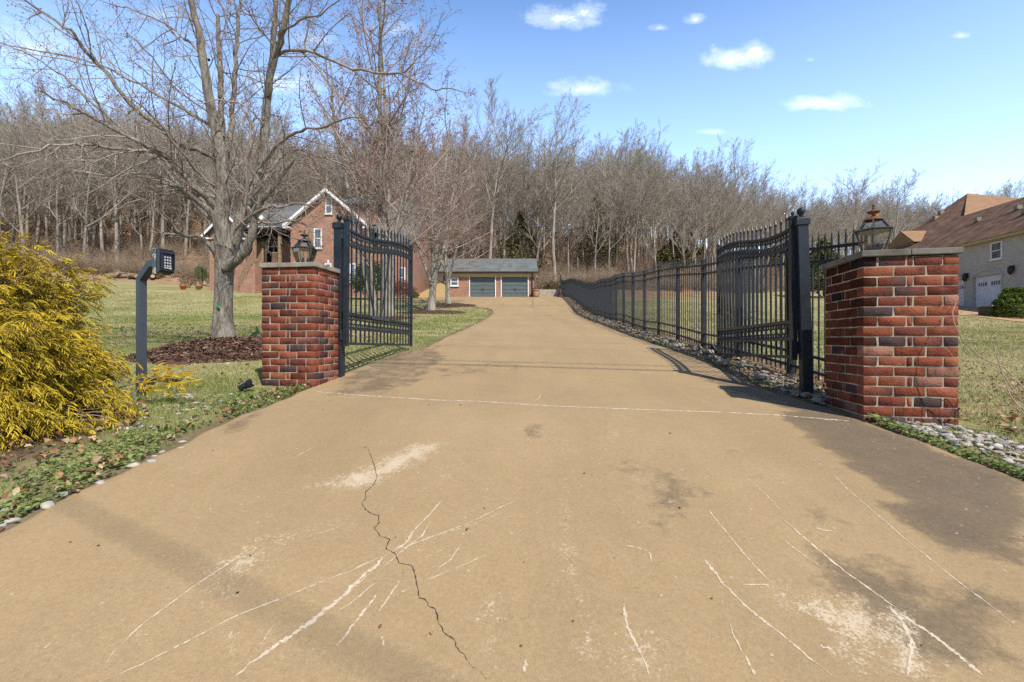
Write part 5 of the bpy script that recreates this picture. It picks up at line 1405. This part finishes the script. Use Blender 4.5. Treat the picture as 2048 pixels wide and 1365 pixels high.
def gn_scatter(name, pts, sources, mat=None, jitter=.0):
    """one object that instances source meshes (trunk + crown pairs) on its own points"""
    me = bpy.data.meshes.new(name); P = np.array([p[:3] for p in pts], np.float32)
    me.vertices.add(len(P)); me.vertices.foreach_set('co', P.ravel())
    for k, col in (('rot', 3), ('scl', 4), ('var', 5)):
        a = me.attributes.new(k, 'FLOAT', 'POINT'); a.data.foreach_set('value', np.array([p[col] for p in pts], np.float32))
    ob = link(bpy.data.objects.new(name, me))
    ng = bpy.data.node_groups.new(name, 'GeometryNodeTree')
    ng.interface.new_socket('Geometry', in_out='INPUT', socket_type='NodeSocketGeometry'); ng.interface.new_socket('Geometry', in_out='OUTPUT', socket_type='NodeSocketGeometry')
    N_ = ng.nodes; gi = N_.new('NodeGroupInput'); go = N_.new('NodeGroupOutput'); jo = N_.new('GeometryNodeJoinGeometry')
    def named(k):
        q = N_.new('GeometryNodeInputNamedAttribute'); q.data_type = 'FLOAT'; q.inputs[0].default_value = k; return q.outputs[0]
    rot = N_.new('ShaderNodeCombineXYZ'); ng.links.new(named('rot'), rot.inputs[2])
    var = named('var'); scl = named('scl')
    for i, src in enumerate(sources):
        ins = N_.new('GeometryNodeInstanceOnPoints'); ng.links.new(gi.outputs[0], ins.inputs['Points'])
        cmp = N_.new('FunctionNodeCompare'); cmp.data_type = 'FLOAT'; cmp.operation = 'EQUAL'
        ng.links.new(var, cmp.inputs[0]); cmp.inputs[1].default_value = i; cmp.inputs['Epsilon'].default_value = .1
        ng.links.new(cmp.outputs[0], ins.inputs['Selection'])
        js = N_.new('GeometryNodeJoinGeometry')
        for o in src:
            oi = N_.new('GeometryNodeObjectInfo'); oi.transform_space = 'ORIGINAL'; oi.inputs[0].default_value = o; ng.links.new(oi.outputs['Geometry'], js.inputs[0])
        ng.links.new(js.outputs[0], ins.inputs['Instance']); ng.links.new(rot.outputs[0], ins.inputs['Rotation']); ng.links.new(scl, ins.inputs['Scale'])
        ng.links.new(ins.outputs[0], jo.inputs[0])
    ng.links.new(jo.outputs[0], go.inputs[0])
    md = ob.modifiers.new('Scatter', 'NODES'); md.node_group = ng
    return ob
pts = []
D = 58.0
while D < 160:
    hw = 1.5*D+6; step = 2.5+.010*D
    x = -hw
    while x < hw:
        xx_, yy_ = x+wr.uniform(-1.3, 1.3), D+wr.uniform(-1.4, 1.4)
        if yy_ > foot_y(xx_)+6 and (yy_ > foot_y(xx_)+26 or wr.random() < .62): pts.append((xx_, yy_, gzf(xx_, yy_)-.1, wr.uniform(-.9, .9), wr.uniform(.62, 1.06)*(1 if D < 150 else 1.08), wr.randrange(6)))
        x += step
    D += 2.9+.010*D
wm = gn_scatter('woods', pts, [PROTO[i] for i in range(6)])
tag(wm, 'mass of bare grey brown woods covering the hill', kind='stuff')

# ---- brushy undergrowth at the foot of the wood
def brush(seed, H):
    r = random.Random(seed); L = Limbs()
    for k in range(16):
        a = r.random()*6.28; P, Rr = limb(r, (.5*math.cos(a)*r.random(), .5*math.sin(a)*r.random(), -.1), (math.cos(a)*.45, math.sin(a)*.45, 1), H*r.uniform(.6, 1.1), .014, 6, .1, .02, .3); L.add(P, Rr)
        sprout(r, P, Rr, 0, [(7, .2, 40, .4, 3, .12, .04, .009), (4, .2, 40, .5, 2, .12, .02, .007)], (L, L))
    return L
b0 = thing('brush_clump', (18, 56, gzf(18, 56)), 0, 'tangled brown brush clump at the wood edge above the fence', 'bush'); bo = brush(3, 2.4).mesh('stems', M['twig_brush'], b0)
b1 = thing('brush_clump', (6.6, 52.5, gzf(6.6, 52.5)), 0, 'dense russet brush clump just right of the garage', 'bush'); bo1 = brush(4, 2.0).mesh('stems', M['twig_brush'], b1)
pts = []
for _ in range(4500):
    px = wr.uniform(-420, 2300); f_ = wr.random()**1.7; D = 50.5+f_*75; x = (px-1024)/F*D
    lo = foot_y(x)+(1.0 if px < 1130 else 2.5)
    if D < lo: D = lo+f_*30; x = (px-1024)/F*D
    pts.append((x, D, gzf(x, D)-.05, wr.random()*6.28, wr.uniform(.45, 1.15), wr.randrange(2)))
ug = gn_scatter('undergrowth', pts, [(bo,), (bo1,)])
tag(ug, 'brown twiggy undergrowth along the foot of the wooded hill', kind='stuff')

# ---- cedars among the bare trees
def leafcloud(name, pts, size, cols, parent, mat, flat=.6):
    n = len(pts); d = nrg.normal(size=(n, 3)); d[:,2] *= flat; d /= np.linalg.norm(d, axis=1)[:,None]
    e = nrg.normal(size=(n, 3)); e -= (e*d).sum(1)[:,None]*d; e /= np.linalg.norm(e, axis=1)[:,None]
    s = size[:,None]; v = np.stack([pts-d*s, pts+e*s*.45, pts+d*s, pts-e*s*.45], 1)
    return mesh_np(name, v, np.arange(n*4), np.full(n, 4), mat, parent, attrs={'Col': ('POINT', 'FLOAT_COLOR', np.repeat(cols, 4, 0))})
def cedar(px, D, H, W, n, label, base_py=None):
    x = (px-1024)/F*D; r = np.random.default_rng(int(px)); root = thing('cedar_tree', (x, D, gzf(x, D)-.1), 0, label, 'tree')
    m = MB(); m.tube([(0,0,0),(.03,0,H*.5),(0,.02,H*.93)], [.15,.09,.02], 7); m.build('trunk', M['bark_wood'], root)
    t = r.random(n)**.8; a = r.random(n)*6.283; lob = 1+.28*np.sin(a*3+t*9)+.2*np.sin(a*5-t*23)
    rad = W/2*np.sin(np.minimum(1, (1-t)*1.15+.05)*1.5)*lob*(.55+.45*r.random(n)**.4); z = H*(.16+.84*t)
    P = np.stack([rad*np.cos(a), rad*np.sin(a), z+.3*r.normal(size=n)-.15*rad], 1)
    c = np.array([.10,.11,.045])*(.5+.9*r.random((n, 1)))+np.array([.05,.035,.005])*r.random((n, 1))
    leafcloud('crown', P, .14+.16*r.random(n), c, root, M['leafcol'])
cedar(1042, 57, 8.5, 5.0, 1900, 'dark green cedar among bare trees behind the right end of the garage')
cedar(1192, 62, 10.5, 5.2, 2600, 'tall olive cedar among bare trees right of the wide spreading tree')
cedar(1366, 70, 7, 4.6, 3600, 'small green cedar on the slope above the near end of the fence')
cedar(1648, 50.5, 6.3, 4.6, 4800, 'bushy olive green cedar seen between the right gate post and pillar')
cedar(1560, 92, 7.5, 5, 3200, 'dark cedar behind the spear tips of the right gate leaf')
cedar(1815, 104, 10, 6, 3000, 'cedar partly hidden behind the rusty domed lantern')
cedar(1330, 62, 3.6, 3.0, 1800, 'low green cedar bush on the slope above the fence posts')
# ------------------------------------------------------------------ golden thread-leaf cypress at the left
bx0, by0 = -4.1, 3.0; bz0 = gzf(bx0, by0)
B0 = thing('golden_cypress_bush', (bx0, by0, bz0), 0, 'big golden yellow thread leaved cypress bush beside the keypad post', 'bush')
q = np.random.default_rng(5)
def dome(az, el):
    """radius of the bush outline along a direction"""
    h, w = 1.66, 1.20
    r = ((np.abs(np.cos(el))/w)**2.3+(np.abs(np.sin(el))/h)**2.3)**(-1/2.3)
    return r*(1-.10*np.abs(np.sin(el*2)))*(1+.09*np.sin(az*5+el*4)+.07*np.sin(az*9-el*7)+.05*np.sin(el*13+az*3))
nf = 2000
az = q.random(nf)*2*np.pi; el = np.arcsin(np.clip(q.random(nf)*1.03-.03, -.05, 1))
Rr_ = dome(az, el)*(.80+.22*q.random(nf)**.7)
D0 = np.stack([np.cos(az)*np.cos(el), np.sin(az)*np.cos(el), np.sin(el)], 1)
tip = D0*Rr_[:,None]; tip[:,2] = np.maximum(tip[:,2], .06)
basep = tip*(.70+.1*q.random((nf, 1)))+np.array([0, 0, .02])
# sprays along each frond
ns = 16
t = (.2+.75*(np.arange(ns)+q.random((nf, ns)))/ns)
axis = tip-basep; ln = np.linalg.norm(axis, axis=1)[:,None]; ax = axis/ln
side = np.cross(ax, [0, 0, 1.]); side /= np.linalg.norm(side, axis=1)[:,None]+1e-6
org = basep[:,None]+axis[:,None]*t[:,:,None]+side[:,None]*((q.random((nf, ns, 1))-.5)*.20)+q.normal(0, .035, (nf, ns, 3))
org[:,:,2] -= .10*np.maximum(0, t-.6)
org = org.reshape(-1, 3); n = len(org)
outd = np.repeat(ax, ns, 0)+q.normal(0, .5, (n, 3)); outd[:,2] -= .55+.5*q.random(n); outd /= np.linalg.norm(outd, axis=1)[:,None]
sd = np.cross(outd, [0, 0, 1.]); sd /= np.linalg.norm(sd, axis=1)[:,None]+1e-6; sd += q.normal(0, .25, (n, 3))
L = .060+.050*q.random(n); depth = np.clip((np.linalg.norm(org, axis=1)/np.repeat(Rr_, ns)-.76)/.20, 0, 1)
k = org[:,2] > .03; low = org[:,2] < .45; k &= ~(low & (q.random(n) > .30+org[:,2]*1.6))
org, outd, sd, L, depth = org[k], outd[k], sd[k], L[k], depth[k]; n = len(org)
tone = (.55+.65*q.random(nf)).repeat(ns)[k]*(.8+.4*q.random(n))
Vq, Cq = [], []
for j in range(9):
    tj = .08+.86*j/8; s = (1 if j % 2 else -1)*(0 if j == 8 else 1)
    a = org+outd*(L*tj)[:,None]*1.0; a[:,2] -= L*.25*tj*tj
    th = R(38)*(1-.4*tj)+q.normal(0, .15, n)
    dd = outd*np.cos(th)[:,None]+sd*(s*np.sin(th))[:,None]; l = (L*(.62-.28*tj)*(.8+.4*q.random(n)))[:,None]
    m_ = a+dd*l*.55; e = a+dd*l; e[:,2] -= (l[:,0])*.28
    wv = np.cross(dd, q.normal(0, 1, (n, 3))); wv /= np.linalg.norm(wv, axis=1)[:,None]+1e-6; wv *= .0030
    Vq.append(np.stack([a-wv*.8, a+wv*.8, m_+wv, m_-wv, e+wv*.45, e-wv*.45], 1))
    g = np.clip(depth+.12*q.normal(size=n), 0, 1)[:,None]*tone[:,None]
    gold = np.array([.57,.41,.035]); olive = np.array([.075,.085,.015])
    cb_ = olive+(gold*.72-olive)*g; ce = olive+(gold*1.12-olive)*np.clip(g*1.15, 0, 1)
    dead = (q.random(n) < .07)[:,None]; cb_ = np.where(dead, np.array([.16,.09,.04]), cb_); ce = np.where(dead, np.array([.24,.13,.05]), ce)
    Cq.append(np.stack([cb_, cb_, (cb_+ce)/2, (cb_+ce)/2, ce, ce], 1))
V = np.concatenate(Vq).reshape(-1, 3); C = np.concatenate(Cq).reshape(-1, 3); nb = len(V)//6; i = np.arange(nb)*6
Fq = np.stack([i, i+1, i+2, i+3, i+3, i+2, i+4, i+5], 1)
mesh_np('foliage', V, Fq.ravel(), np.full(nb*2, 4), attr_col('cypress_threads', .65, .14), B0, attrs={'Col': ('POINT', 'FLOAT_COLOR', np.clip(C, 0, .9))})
br = Limbs(); rb = random.Random(9)
for i in range(0, nf):
    a = np.array([.12*rb.uniform(-1, 1), .12*rb.uniform(-1, 1), .02]); b = basep[i]; c = tip[i]
    mid = (a+b)*.5+np.array([rb.gauss(0, .05), rb.gauss(0, .05), -.05]); br.add([a, mid, b, (b+c)*.5+np.array([0,0,.015]), c*.97], [.011, .009, .006, .004, .0022])
for i in range(260):     # dead lower twigs
    a_ = rb.random()*6.28; r0 = rb.uniform(.4, 1.0); p = np.array([r0*math.cos(a_), r0*math.sin(a_), rb.uniform(.02, .3)])
    P, r_ = limb(rb, p, (math.cos(a_), math.sin(a_), rb.uniform(-.1, .35)), rb.uniform(.2, .5), .004, 5, .25, -.02, .4); P[:,2] = np.maximum(P[:,2], .01); br.add(P, r_)
br.mesh('branches', M['twig_brush'], B0)
# the one spray that reaches past the post
SPR = thing('cypress_sprig', (-3.05, 3.98, gzf(-3.05, 3.98)), 0, 'low golden sprig reaching out past the foot of the keypad post', 'branch')
pp = []
for j in range(70):
    f = q.random(); a_ = q.normal(0, .45); pp.append((-.25+.55*f+.02*q.normal(), .12*math.sin(a_)*(.4+f)-.1*f, .16+.10*math.sin(f*2.6)+.05*q.normal()))
pp = np.array(pp); od = np.tile([.8, -.2, -.05], (70, 1))+q.normal(0, .45, (70, 3)); od /= np.linalg.norm(od, axis=1)[:,None]
Vq, Cq = [], []
for j in range(9):
    tj = .08+.86*j/8; a = pp+od*.10*tj; s_ = np.cross(od, [0, 0, 1.])+q.normal(0, .2, (70, 3)); dd = od*.8+s_*(.6 if j % 2 else -.6); e = a+dd*.045
    wv = np.cross(dd, q.normal(0, 1, (70, 3))); wv /= np.linalg.norm(wv, axis=1)[:,None]; wv *= .0034
    Vq.append(np.stack([a-wv, a+wv, e+wv*.5, e-wv*.5], 1)); Cq.append(np.tile([.62,.43,.025], (70, 4, 1))*(.75+.45*q.random((70, 1, 1))))
V = np.concatenate(Vq).reshape(-1, 3); mesh_np('foliage', V, np.arange(len(V)), np.full(len(V)//4, 4), M['leafcol'], SPR, attrs={'Col': ('POINT', 'FLOAT_COLOR', np.concatenate(Cq).reshape(-1, 3))})
sb = Limbs(); sb.add([(-.55,-.05,.1),(-.25,0,.18),(.05,-.03,.25),(.3,-.1,.2)], [.008,.006,.004,.002]); sb.mesh('branch', M['twig_brush'], SPR)

# ------------------------------------------------------------------ shrubs about the house
def shrub(px, py, w, h, n, c1, c2, size, label, name='shrub', stems=True, hollow=.5, D=None, cat='shrub'):
    if D is None: x, y = ground_at(px, py)
    else: x, y = (px-1024)/F*D, D
    W, H_ = w*y/F/2, h*y/F; rr = np.random.default_rng(int(px*7+py)); root = thing(name, (x, y, gzf(x, y)-.03), 0, label, cat)
    a = rr.random(n)*6.283; e = np.arcsin(rr.random(n)*1.6-.6); k = hollow+(1-hollow)*rr.random(n)**.5; lob = 1+.13*np.sin(a*4+e*3)+.1*np.sin(e*9+a*2)+.06*rr.normal(size=n)
    P = np.stack([W*k*lob*np.cos(a)*np.cos(e), W*k*lob*np.sin(a)*np.cos(e), H_*.5+H_*.5*k*lob*np.sin(e)], 1)
    f = rr.random((n, 1)); c = (np.array(c1)*f+np.array(c2)*(1-f))*(.6+.7*rr.random((n, 1)))
    leafcloud('foliage', P, size*(.6+.8*rr.random(n)), c, root, M['leafcol'], 1.0)
    L_ = Limbs(); r = random.Random(int(px))
    for j in range(14):
        a_ = r.random()*6.28; L_.add([(.05*math.cos(a_), .05*math.sin(a_), -.05), (W*.4*math.cos(a_), W*.4*math.sin(a_), H_*.35), (W*.75*math.cos(a_), W*.75*math.sin(a_), H_*.75)], [.02, .014, .007])
    L_.mesh('stems', M['twig_brush'], root); return root
shrub(377, 576, 30, 30, 1500, (.20,.13,.09), (.28,.19,.13), .05, 'round leafless brown shrub above the orange pot on the left lawn', hollow=.7)
shrub(402, 572, 24, 42, 1400, (.06,.13,.03), (.12,.17,.05), .06, 'narrow green shrub beside the black lamp post on the left lawn')
shrub(425, 574, 20, 32, 1300, (.20,.12,.09), (.28,.18,.12), .05, 'round brown shrub just left of the maple trunk', hollow=.7)
shrub(490, 579, 30, 18, 1300, (.30,.13,.06), (.22,.10,.05), .05, 'low russet shrub at the foot of the wooden stair')
shrub(508, 584, 26, 42, 1700, (.17,.09,.06), (.24,.14,.09), .05, 'tall brown shrub by the left edge of the left brick pillar')
shrub(744, 592, 78, 76, 5200, (.035,.075,.02), (.08,.12,.035), .075, 'large dark green holly behind the left gate leaf', D=33.2)
shrub(803, 590, 52, 36, 2600, (.30,.09,.05), (.22,.08,.05), .06, 'red brown shrub against the house wall right of the holly', D=34.5)
shrub(829, 589, 17, 15, 700, (.10,.12,.03), (.15,.15,.05), .05, 'small rounded olive shrub at the corner of the house', D=35)
shrub(315, 556, 26, 16, 900, (.07,.10,.03), (.10,.13,.04), .07, 'low green bush at the wood edge left of the keypad')
shrub(1103, 590, 34, 30, 1800, (.16,.11,.06), (.12,.11,.05), .07, 'scrubby brown bush above the grey retaining wall', D=45.5)
# pots and the little lamp post on the left lawn
def pot(px, py, label, c):
    x, y = ground_at(px, py); y -= .5; root = thing('flower_pot', (x, y, gzf(x, y)), 0, label, 'pot')
    m = MB(); m.lathe([(.16,0),(.24,.26),(.25,.27)], 16); m.build('pot', plain('pot_clay', c, .8, 0, .15), root, smooth=True)
    m = MB(); m.lathe([(.255,.271),(.29,.28),(.29,.34),(.24,.34),(.22,.30)], 16); m.build('rim', plain('pot_rim', c, .8, 0, .15), root)
pot(375, 579, 'bright orange clay pot under a round brown shrub', (.50,.12,.03))
pot(405, 579, 'faded pink clay pot at the foot of the black lamp post', (.45,.22,.15))
x, y = ground_at(404, 577); lp = thing('lamp_post', (x, y, gzf(x, y)), 0, 'thin black lamp post between shrubs on the left lawn', 'lamp post')
m = MB(); m.lathe([(.09,0),(.09,.06),(.04,.1),(.035,1.45)], 10); m.build('post', M['iron'], lp)
m = MB(); m.lathe([(.05,1.451),(.10,1.5),(.12,1.72),(.06,1.8),(.01,1.88)], 8); m.build('lamp_head', M['iron'], lp)
# cut logs at the wood edge
rl_ = random.Random(4); M['cut_wood'] = plain('cut_wood', (.42,.30,.17), .8); M['log_bark'] = bark_mat('log_bark', (.10,.075,.055), (.24,.19,.145), (.2,.2,.15), .2, 4)
for i, (px, py, ang_, L_, rad) in enumerate([(245,556,.2,2.6,.22),(262,557,2.7,2.2,.2),(278,556,.9,1.9,.24),(292,556,.1,2.4,.18),(255,552,1.3,2.0,.2),(304,557,2.3,1.7,.2),(236,555,.5,2.2,.17)]):
    x, y = ground_at(px, py); root = thing('cut_log', (x, y, gzf(x, y)+rad*.8), ang_, ['longest pale cut log at the wood edge beyond the yellow bush','second log crossing in the heap of cut logs at the wood edge','thick log standing out in the middle of the heap of cut logs','log at the right of the heap just left of the keypad','log lying at the back of the heap of cut logs','short log nearest the keypad arm in the heap of cut logs','thin log at the left end of the heap of cut logs'][i], 'log', 'cut logs at the wood edge')
    m = MB(); m.tube([(-L_/2,0,0),(0,0,.05),(L_/2,0,.02)], [rad, rad*.95, rad*.85], 10); m.build('bark', M['log_bark'], root)
    m = MB(); m.tube([(-L_/2-.012,0,0),(-L_/2-.002,0,0)], rad*.93, 10); m.tube([(L_/2+.002,0,.02),(L_/2+.012,0,.02)], rad*.8, 10); m.build('cut_end', M['cut_wood'], root)

# ------------------------------------------------------------------ right side: tiered conifer, dark planter, bare shoots
cxp, cyp = (2026-1024)/F*26.0, 26.0
cn = thing('dwarf_conifer', (cxp, cyp, gzf(cxp, cyp)-.05), 0, 'tiered bright green dwarf conifer in front of the pale garage doors', 'bush')
n = 7000; a = q.random(n)*6.283; tier = q.integers(0, 6, n); f = q.random(n); zt_ = tier*.26+.05; rmax = 1.3*(1-(tier/6.6)**1.35)
rad = rmax*(1+.12*np.sin(a*3+tier))*(.35+.65*np.sqrt(f)); P = np.stack([rad*np.cos(a), rad*np.sin(a), zt_+.30*(1-rad/1.45)+.06*q.normal(size=n)], 1)
c = np.array([.13,.18,.03])*(.45+.9*q.random((n, 1))); leafcloud('foliage', P, .045+.05*q.random(n), c, cn, M['leafcol'])
m = MB(); m.tube([(0,0,0),(0,0,1.5)], [.07,.02], 6); m.build('trunk', M['bark_wood'], cn)
x = (1976-1024)/F*26.6; o = thing('stone_pedestal', (x, 26.6, gzf(x, 26.6)), .3, 'small dark brick pedestal between the conifer and the garage apron', 'pedestal')
m = MB(); m.box(-.3, .3, -.3, .3, -.1, .55); m.build('body', brick_mat('dark_brick', (.10,.06,.05), (.06,.045,.04), (.16,.14,.12)), o)
m = MB(); m.box(-.36, .36, -.36, .36, .551, .63); m.build('cap', M['capstone'], o)
bs = thing('bare_shoots', (3.62, 2.95, gzf(3.62, 2.95)), 0, 'thin bare arching shoots at the right edge beside the right pillar', 'shrub')
L_ = Limbs(); ob = Vector(bs.location)
for pts_, D0_, D1_, w in [([(2085,850),(2060,790),(2010,735),(1960,715),(1925,680),(1908,645),(1905,625),(1912,605)], 2.9, 3.25, .0045),
    ([(2090,880),(2060,845),(2020,790),(2000,735),(1985,680)], 2.9, 3.0, .005), ([(2085,860),(2050,825),(2010,780),(1985,765),(1972,735),(1960,712)], 2.95, 3.2, .004),
    ([(2085,850),(1990,790),(1950,765),(1920,735),(1900,705),(1885,690)], 2.95, 3.1, .003), ([(2085,830),(2060,800),(1990,768),(1950,757),(1895,757)], 3.0, 3.2, .003),
    ([(2090,760),(2060,725),(2030,712),(2015,690)], 2.9, 3.0, .0035), ([(2090,840),(2040,800),(2005,745),(1960,725),(1925,700),(1910,660)], 3.0, 3.3, .0035),
    ([(2090,850),(2050,810),(2030,760),(2048,690)], 2.9, 3.0, .003)]:
    n = len(pts_); P = [np.array(pt(a_, b_, D0_+(D1_-D0_)*i/(n-1)))-np.array(ob) for i, (a_, b_) in enumerate(pts_)]
    P.insert(0, np.array([.02*rb.uniform(-1,1), .02*rb.uniform(-1,1), -.02])); L_.add(P, np.linspace(w*1.3, w*.45, len(P)))
L_.mesh('stems', plain('shoot_bark', (.33,.24,.18), .8), bs)
# ------------------------------------------------------------------ overhead cables (above the frame; only their shadows reach the drive)
def cable(pa, pb, hgt, r, label):
    """hung so that it crosses the sun's ray above the two ground points"""
    k = .50*hgt, -.77*hgt
    A = Vector((*ground_at(*pa), 0)); B = Vector((*ground_at(*pb), 0)); d = (B-A)
    S = Vector((SUN.x/SUN.z, SUN.y/SUN.z, 1))
    a = A+Vector((0,0,gzf(A.x, A.y)))+S*hgt; b_ = B+Vector((0,0,gzf(B.x, B.y)))+S*hgt; e = (b_-a)
    m = MB(); m.tube([a-e*6+Vector((0,0,1.2)), a-e*3, a, b_, b_+e*3, b_+e*6+Vector((0,0,1.2))], r, 6); o = m.build('utility_cable', M['plastic'])
    tag(o, label, 'cable', 'overhead cables')
SUN = Vector((.51, -.80, 1.10)).normalized()
cable((760, 727), (1440, 746), 7.5, .018, 'black overhead utility cable crossing high above the driveway')
cable((760, 719), (1440, 737), 8.2, .012, 'black overhead utility cable crossing high above the driveway')
cable((940, 694), (1300, 704), 7.0, .007, 'black overhead utility cable crossing high above the driveway')
cable((940, 681), (1300, 690), 7.0, .007, 'black overhead utility cable crossing high above the driveway')
cable((215, 1050), (775, 1340), 10.0, .012, 'black overhead utility cable crossing high above the driveway')

# ------------------------------------------------------------------ light
sd = bpy.data.lights.new('sun', 'SUN'); sd.energy = 4.0; sd.angle = R(.55); sd.color = (1.0, .93, .83)
so = bpy.data.objects.new('sun', sd); so.rotation_euler = SUN.to_track_quat('Z', 'Y').to_euler(); link(so)
w = bpy.data.worlds.new('World'); scene.world = w; w.use_nodes = True
t = w.node_tree; t.nodes.clear()
class WN(NT):
    def __init__(s): s.t = t
N = WN()
out = N.n('ShaderNodeOutputWorld'); bg = N.n('ShaderNodeBackground')
sky = N.n('ShaderNodeTexSky', sky_type='NISHITA', sun_disc=False)
sky.sun_elevation = math.asin(SUN.z); sky.sun_rotation = math.atan2(SUN.x, SUN.y)
sky.air_density = 1.0; sky.dust_density = .6; sky.ozone_density = 2.0; sky.altitude = 150
bg.inputs['Strength'].default_value = .13
d = N.n('ShaderNodeTexCoord').outputs['Generated']
sp = N.n('ShaderNodeSeparateXYZ'); N.l(d, sp.inputs[0])
yy = N.math('MAXIMUM', sp.outputs[1], .05)
u = N.math('DIVIDE', sp.outputs[0], yy); v = N.math('DIVIDE', sp.outputs[2], yy)
cb = N.n('ShaderNodeCombineXYZ'); N.l(u, cb.inputs[0]); N.l(v, cb.inputs[1])
n1 = N.noise(N.map(cb.outputs[0], (1, 1.6, 1)), 12, 8, .65); n2 = N.noise(cb.outputs[0], 34, 5, .6)
wob = N.math('ADD', N.math('MULTIPLY', N.math('SUBTRACT', n1, .5), 2.0), N.math('MULTIPLY', N.math('SUBTRACT', n2, .5), .8))
total = None
CL = [(1130,38,95,30,.8),(1165,30,48,30,.75),(1390,40,34,15,.75),(1320,56,24,9,.35),(1470,122,90,27,.95),(1505,110,48,26,.6),(1165,178,98,22,.8),(1650,208,100,20,.95),(1690,200,50,18,.5),(1922,72,24,10,.5),(1425,264,40,8,.35),(1620,120,12,6,.25),
      (60,95,110,50,.45),(560,170,110,36,.4),(330,30,60,18,.2),(800,60,60,25,.25),(640,80,60,26,.25)]
for px, py, a, b, k in CL:
    uu = N.math('DIVIDE', N.math('SUBTRACT', u, (px-1024)/F), a/F)
    vv = N.math('SUBTRACT', v, (682-py)/F)
    vb = N.math('ADD', N.math('DIVIDE', N.math('MAXIMUM', vv, 0.0), b*1.15/F), N.math('DIVIDE', N.math('MINIMUM', vv, 0.0), b*.75/F))
    r2 = N.math('ADD', N.math('MULTIPLY', uu, uu), N.math('MULTIPLY', vb, vb))
    m = N.math('SUBTRACT', N.math('ADD', 1.0, wob), N.math('SQRT', r2))
    m = N.math('MULTIPLY', N.ramp(m, [(-.0, 0.0), (.6, .34), (1.5, 1.0)], 'EASE'), k)
    total = m if total is None else N.math('MAXIMUM', total, m)
total = N.math('MULTIPLY', total, N.math('GREATER_THAN', sp.outputs[1], .06))
# sky gain shaped by direction: dimmed overhead and behind to cut fill light
fr = N.math('MULTIPLY', N.math('ADD', N.math('MULTIPLY', sp.outputs[1], .5), .5), N.math('SUBTRACT', 1.0, N.math('MULTIPLY', sp.outputs[2], .8)))
gain = N.ramp(fr, [(.15, .26), (.8, 1.0)])
skyc = N.mix(1.0, N.mix(1.0, sky.outputs[0], (2.05, 2.38, 2.65), 'MULTIPLY'), gain, 'MULTIPLY')
hz = N.ramp(sp.outputs[2], [(.0, .78), (.12, .56), (.32, .20), (.6, .0)])
hz = N.math('MULTIPLY', hz, N.ramp(N.math('ADD', N.math('MULTIPLY', sp.outputs[1], .5), .5), [(.4, .2), (.75, 1.0)]))
skyc = N.mix(hz, skyc, (7.1, 7.8, 9.5))
cl = N.mix(N.math('MULTIPLY', total, .85), skyc, (9.0, 9.5, 10.0))
N.l(cl, bg.inputs[0]); N.l(bg.outputs[0], out.inputs[0])

# ------------------------------------------------------------------ camera and picture
cd = bpy.data.cameras.new('camera'); cd.sensor_width = 36; cd.lens = 36*F/2048; cd.clip_end = 3000; cd.clip_start = .05
co = bpy.data.objects.new('camera', cd); co.location = (0, 0, 0); co.rotation_euler = (R(90), 0, 0); link(co); scene.camera = co
vs_ = scene.view_settings; vs_.view_transform = 'Standard'; vs_.look = 'None'; vs_.gamma = 1; vs_.use_curve_mapping = False; vs_.exposure = 0.56
scene.cycles.max_bounces = 6; scene.cycles.transparent_max_bounces = 16; scene.cycles.use_denoising = False
scene.render.film_transparent = False
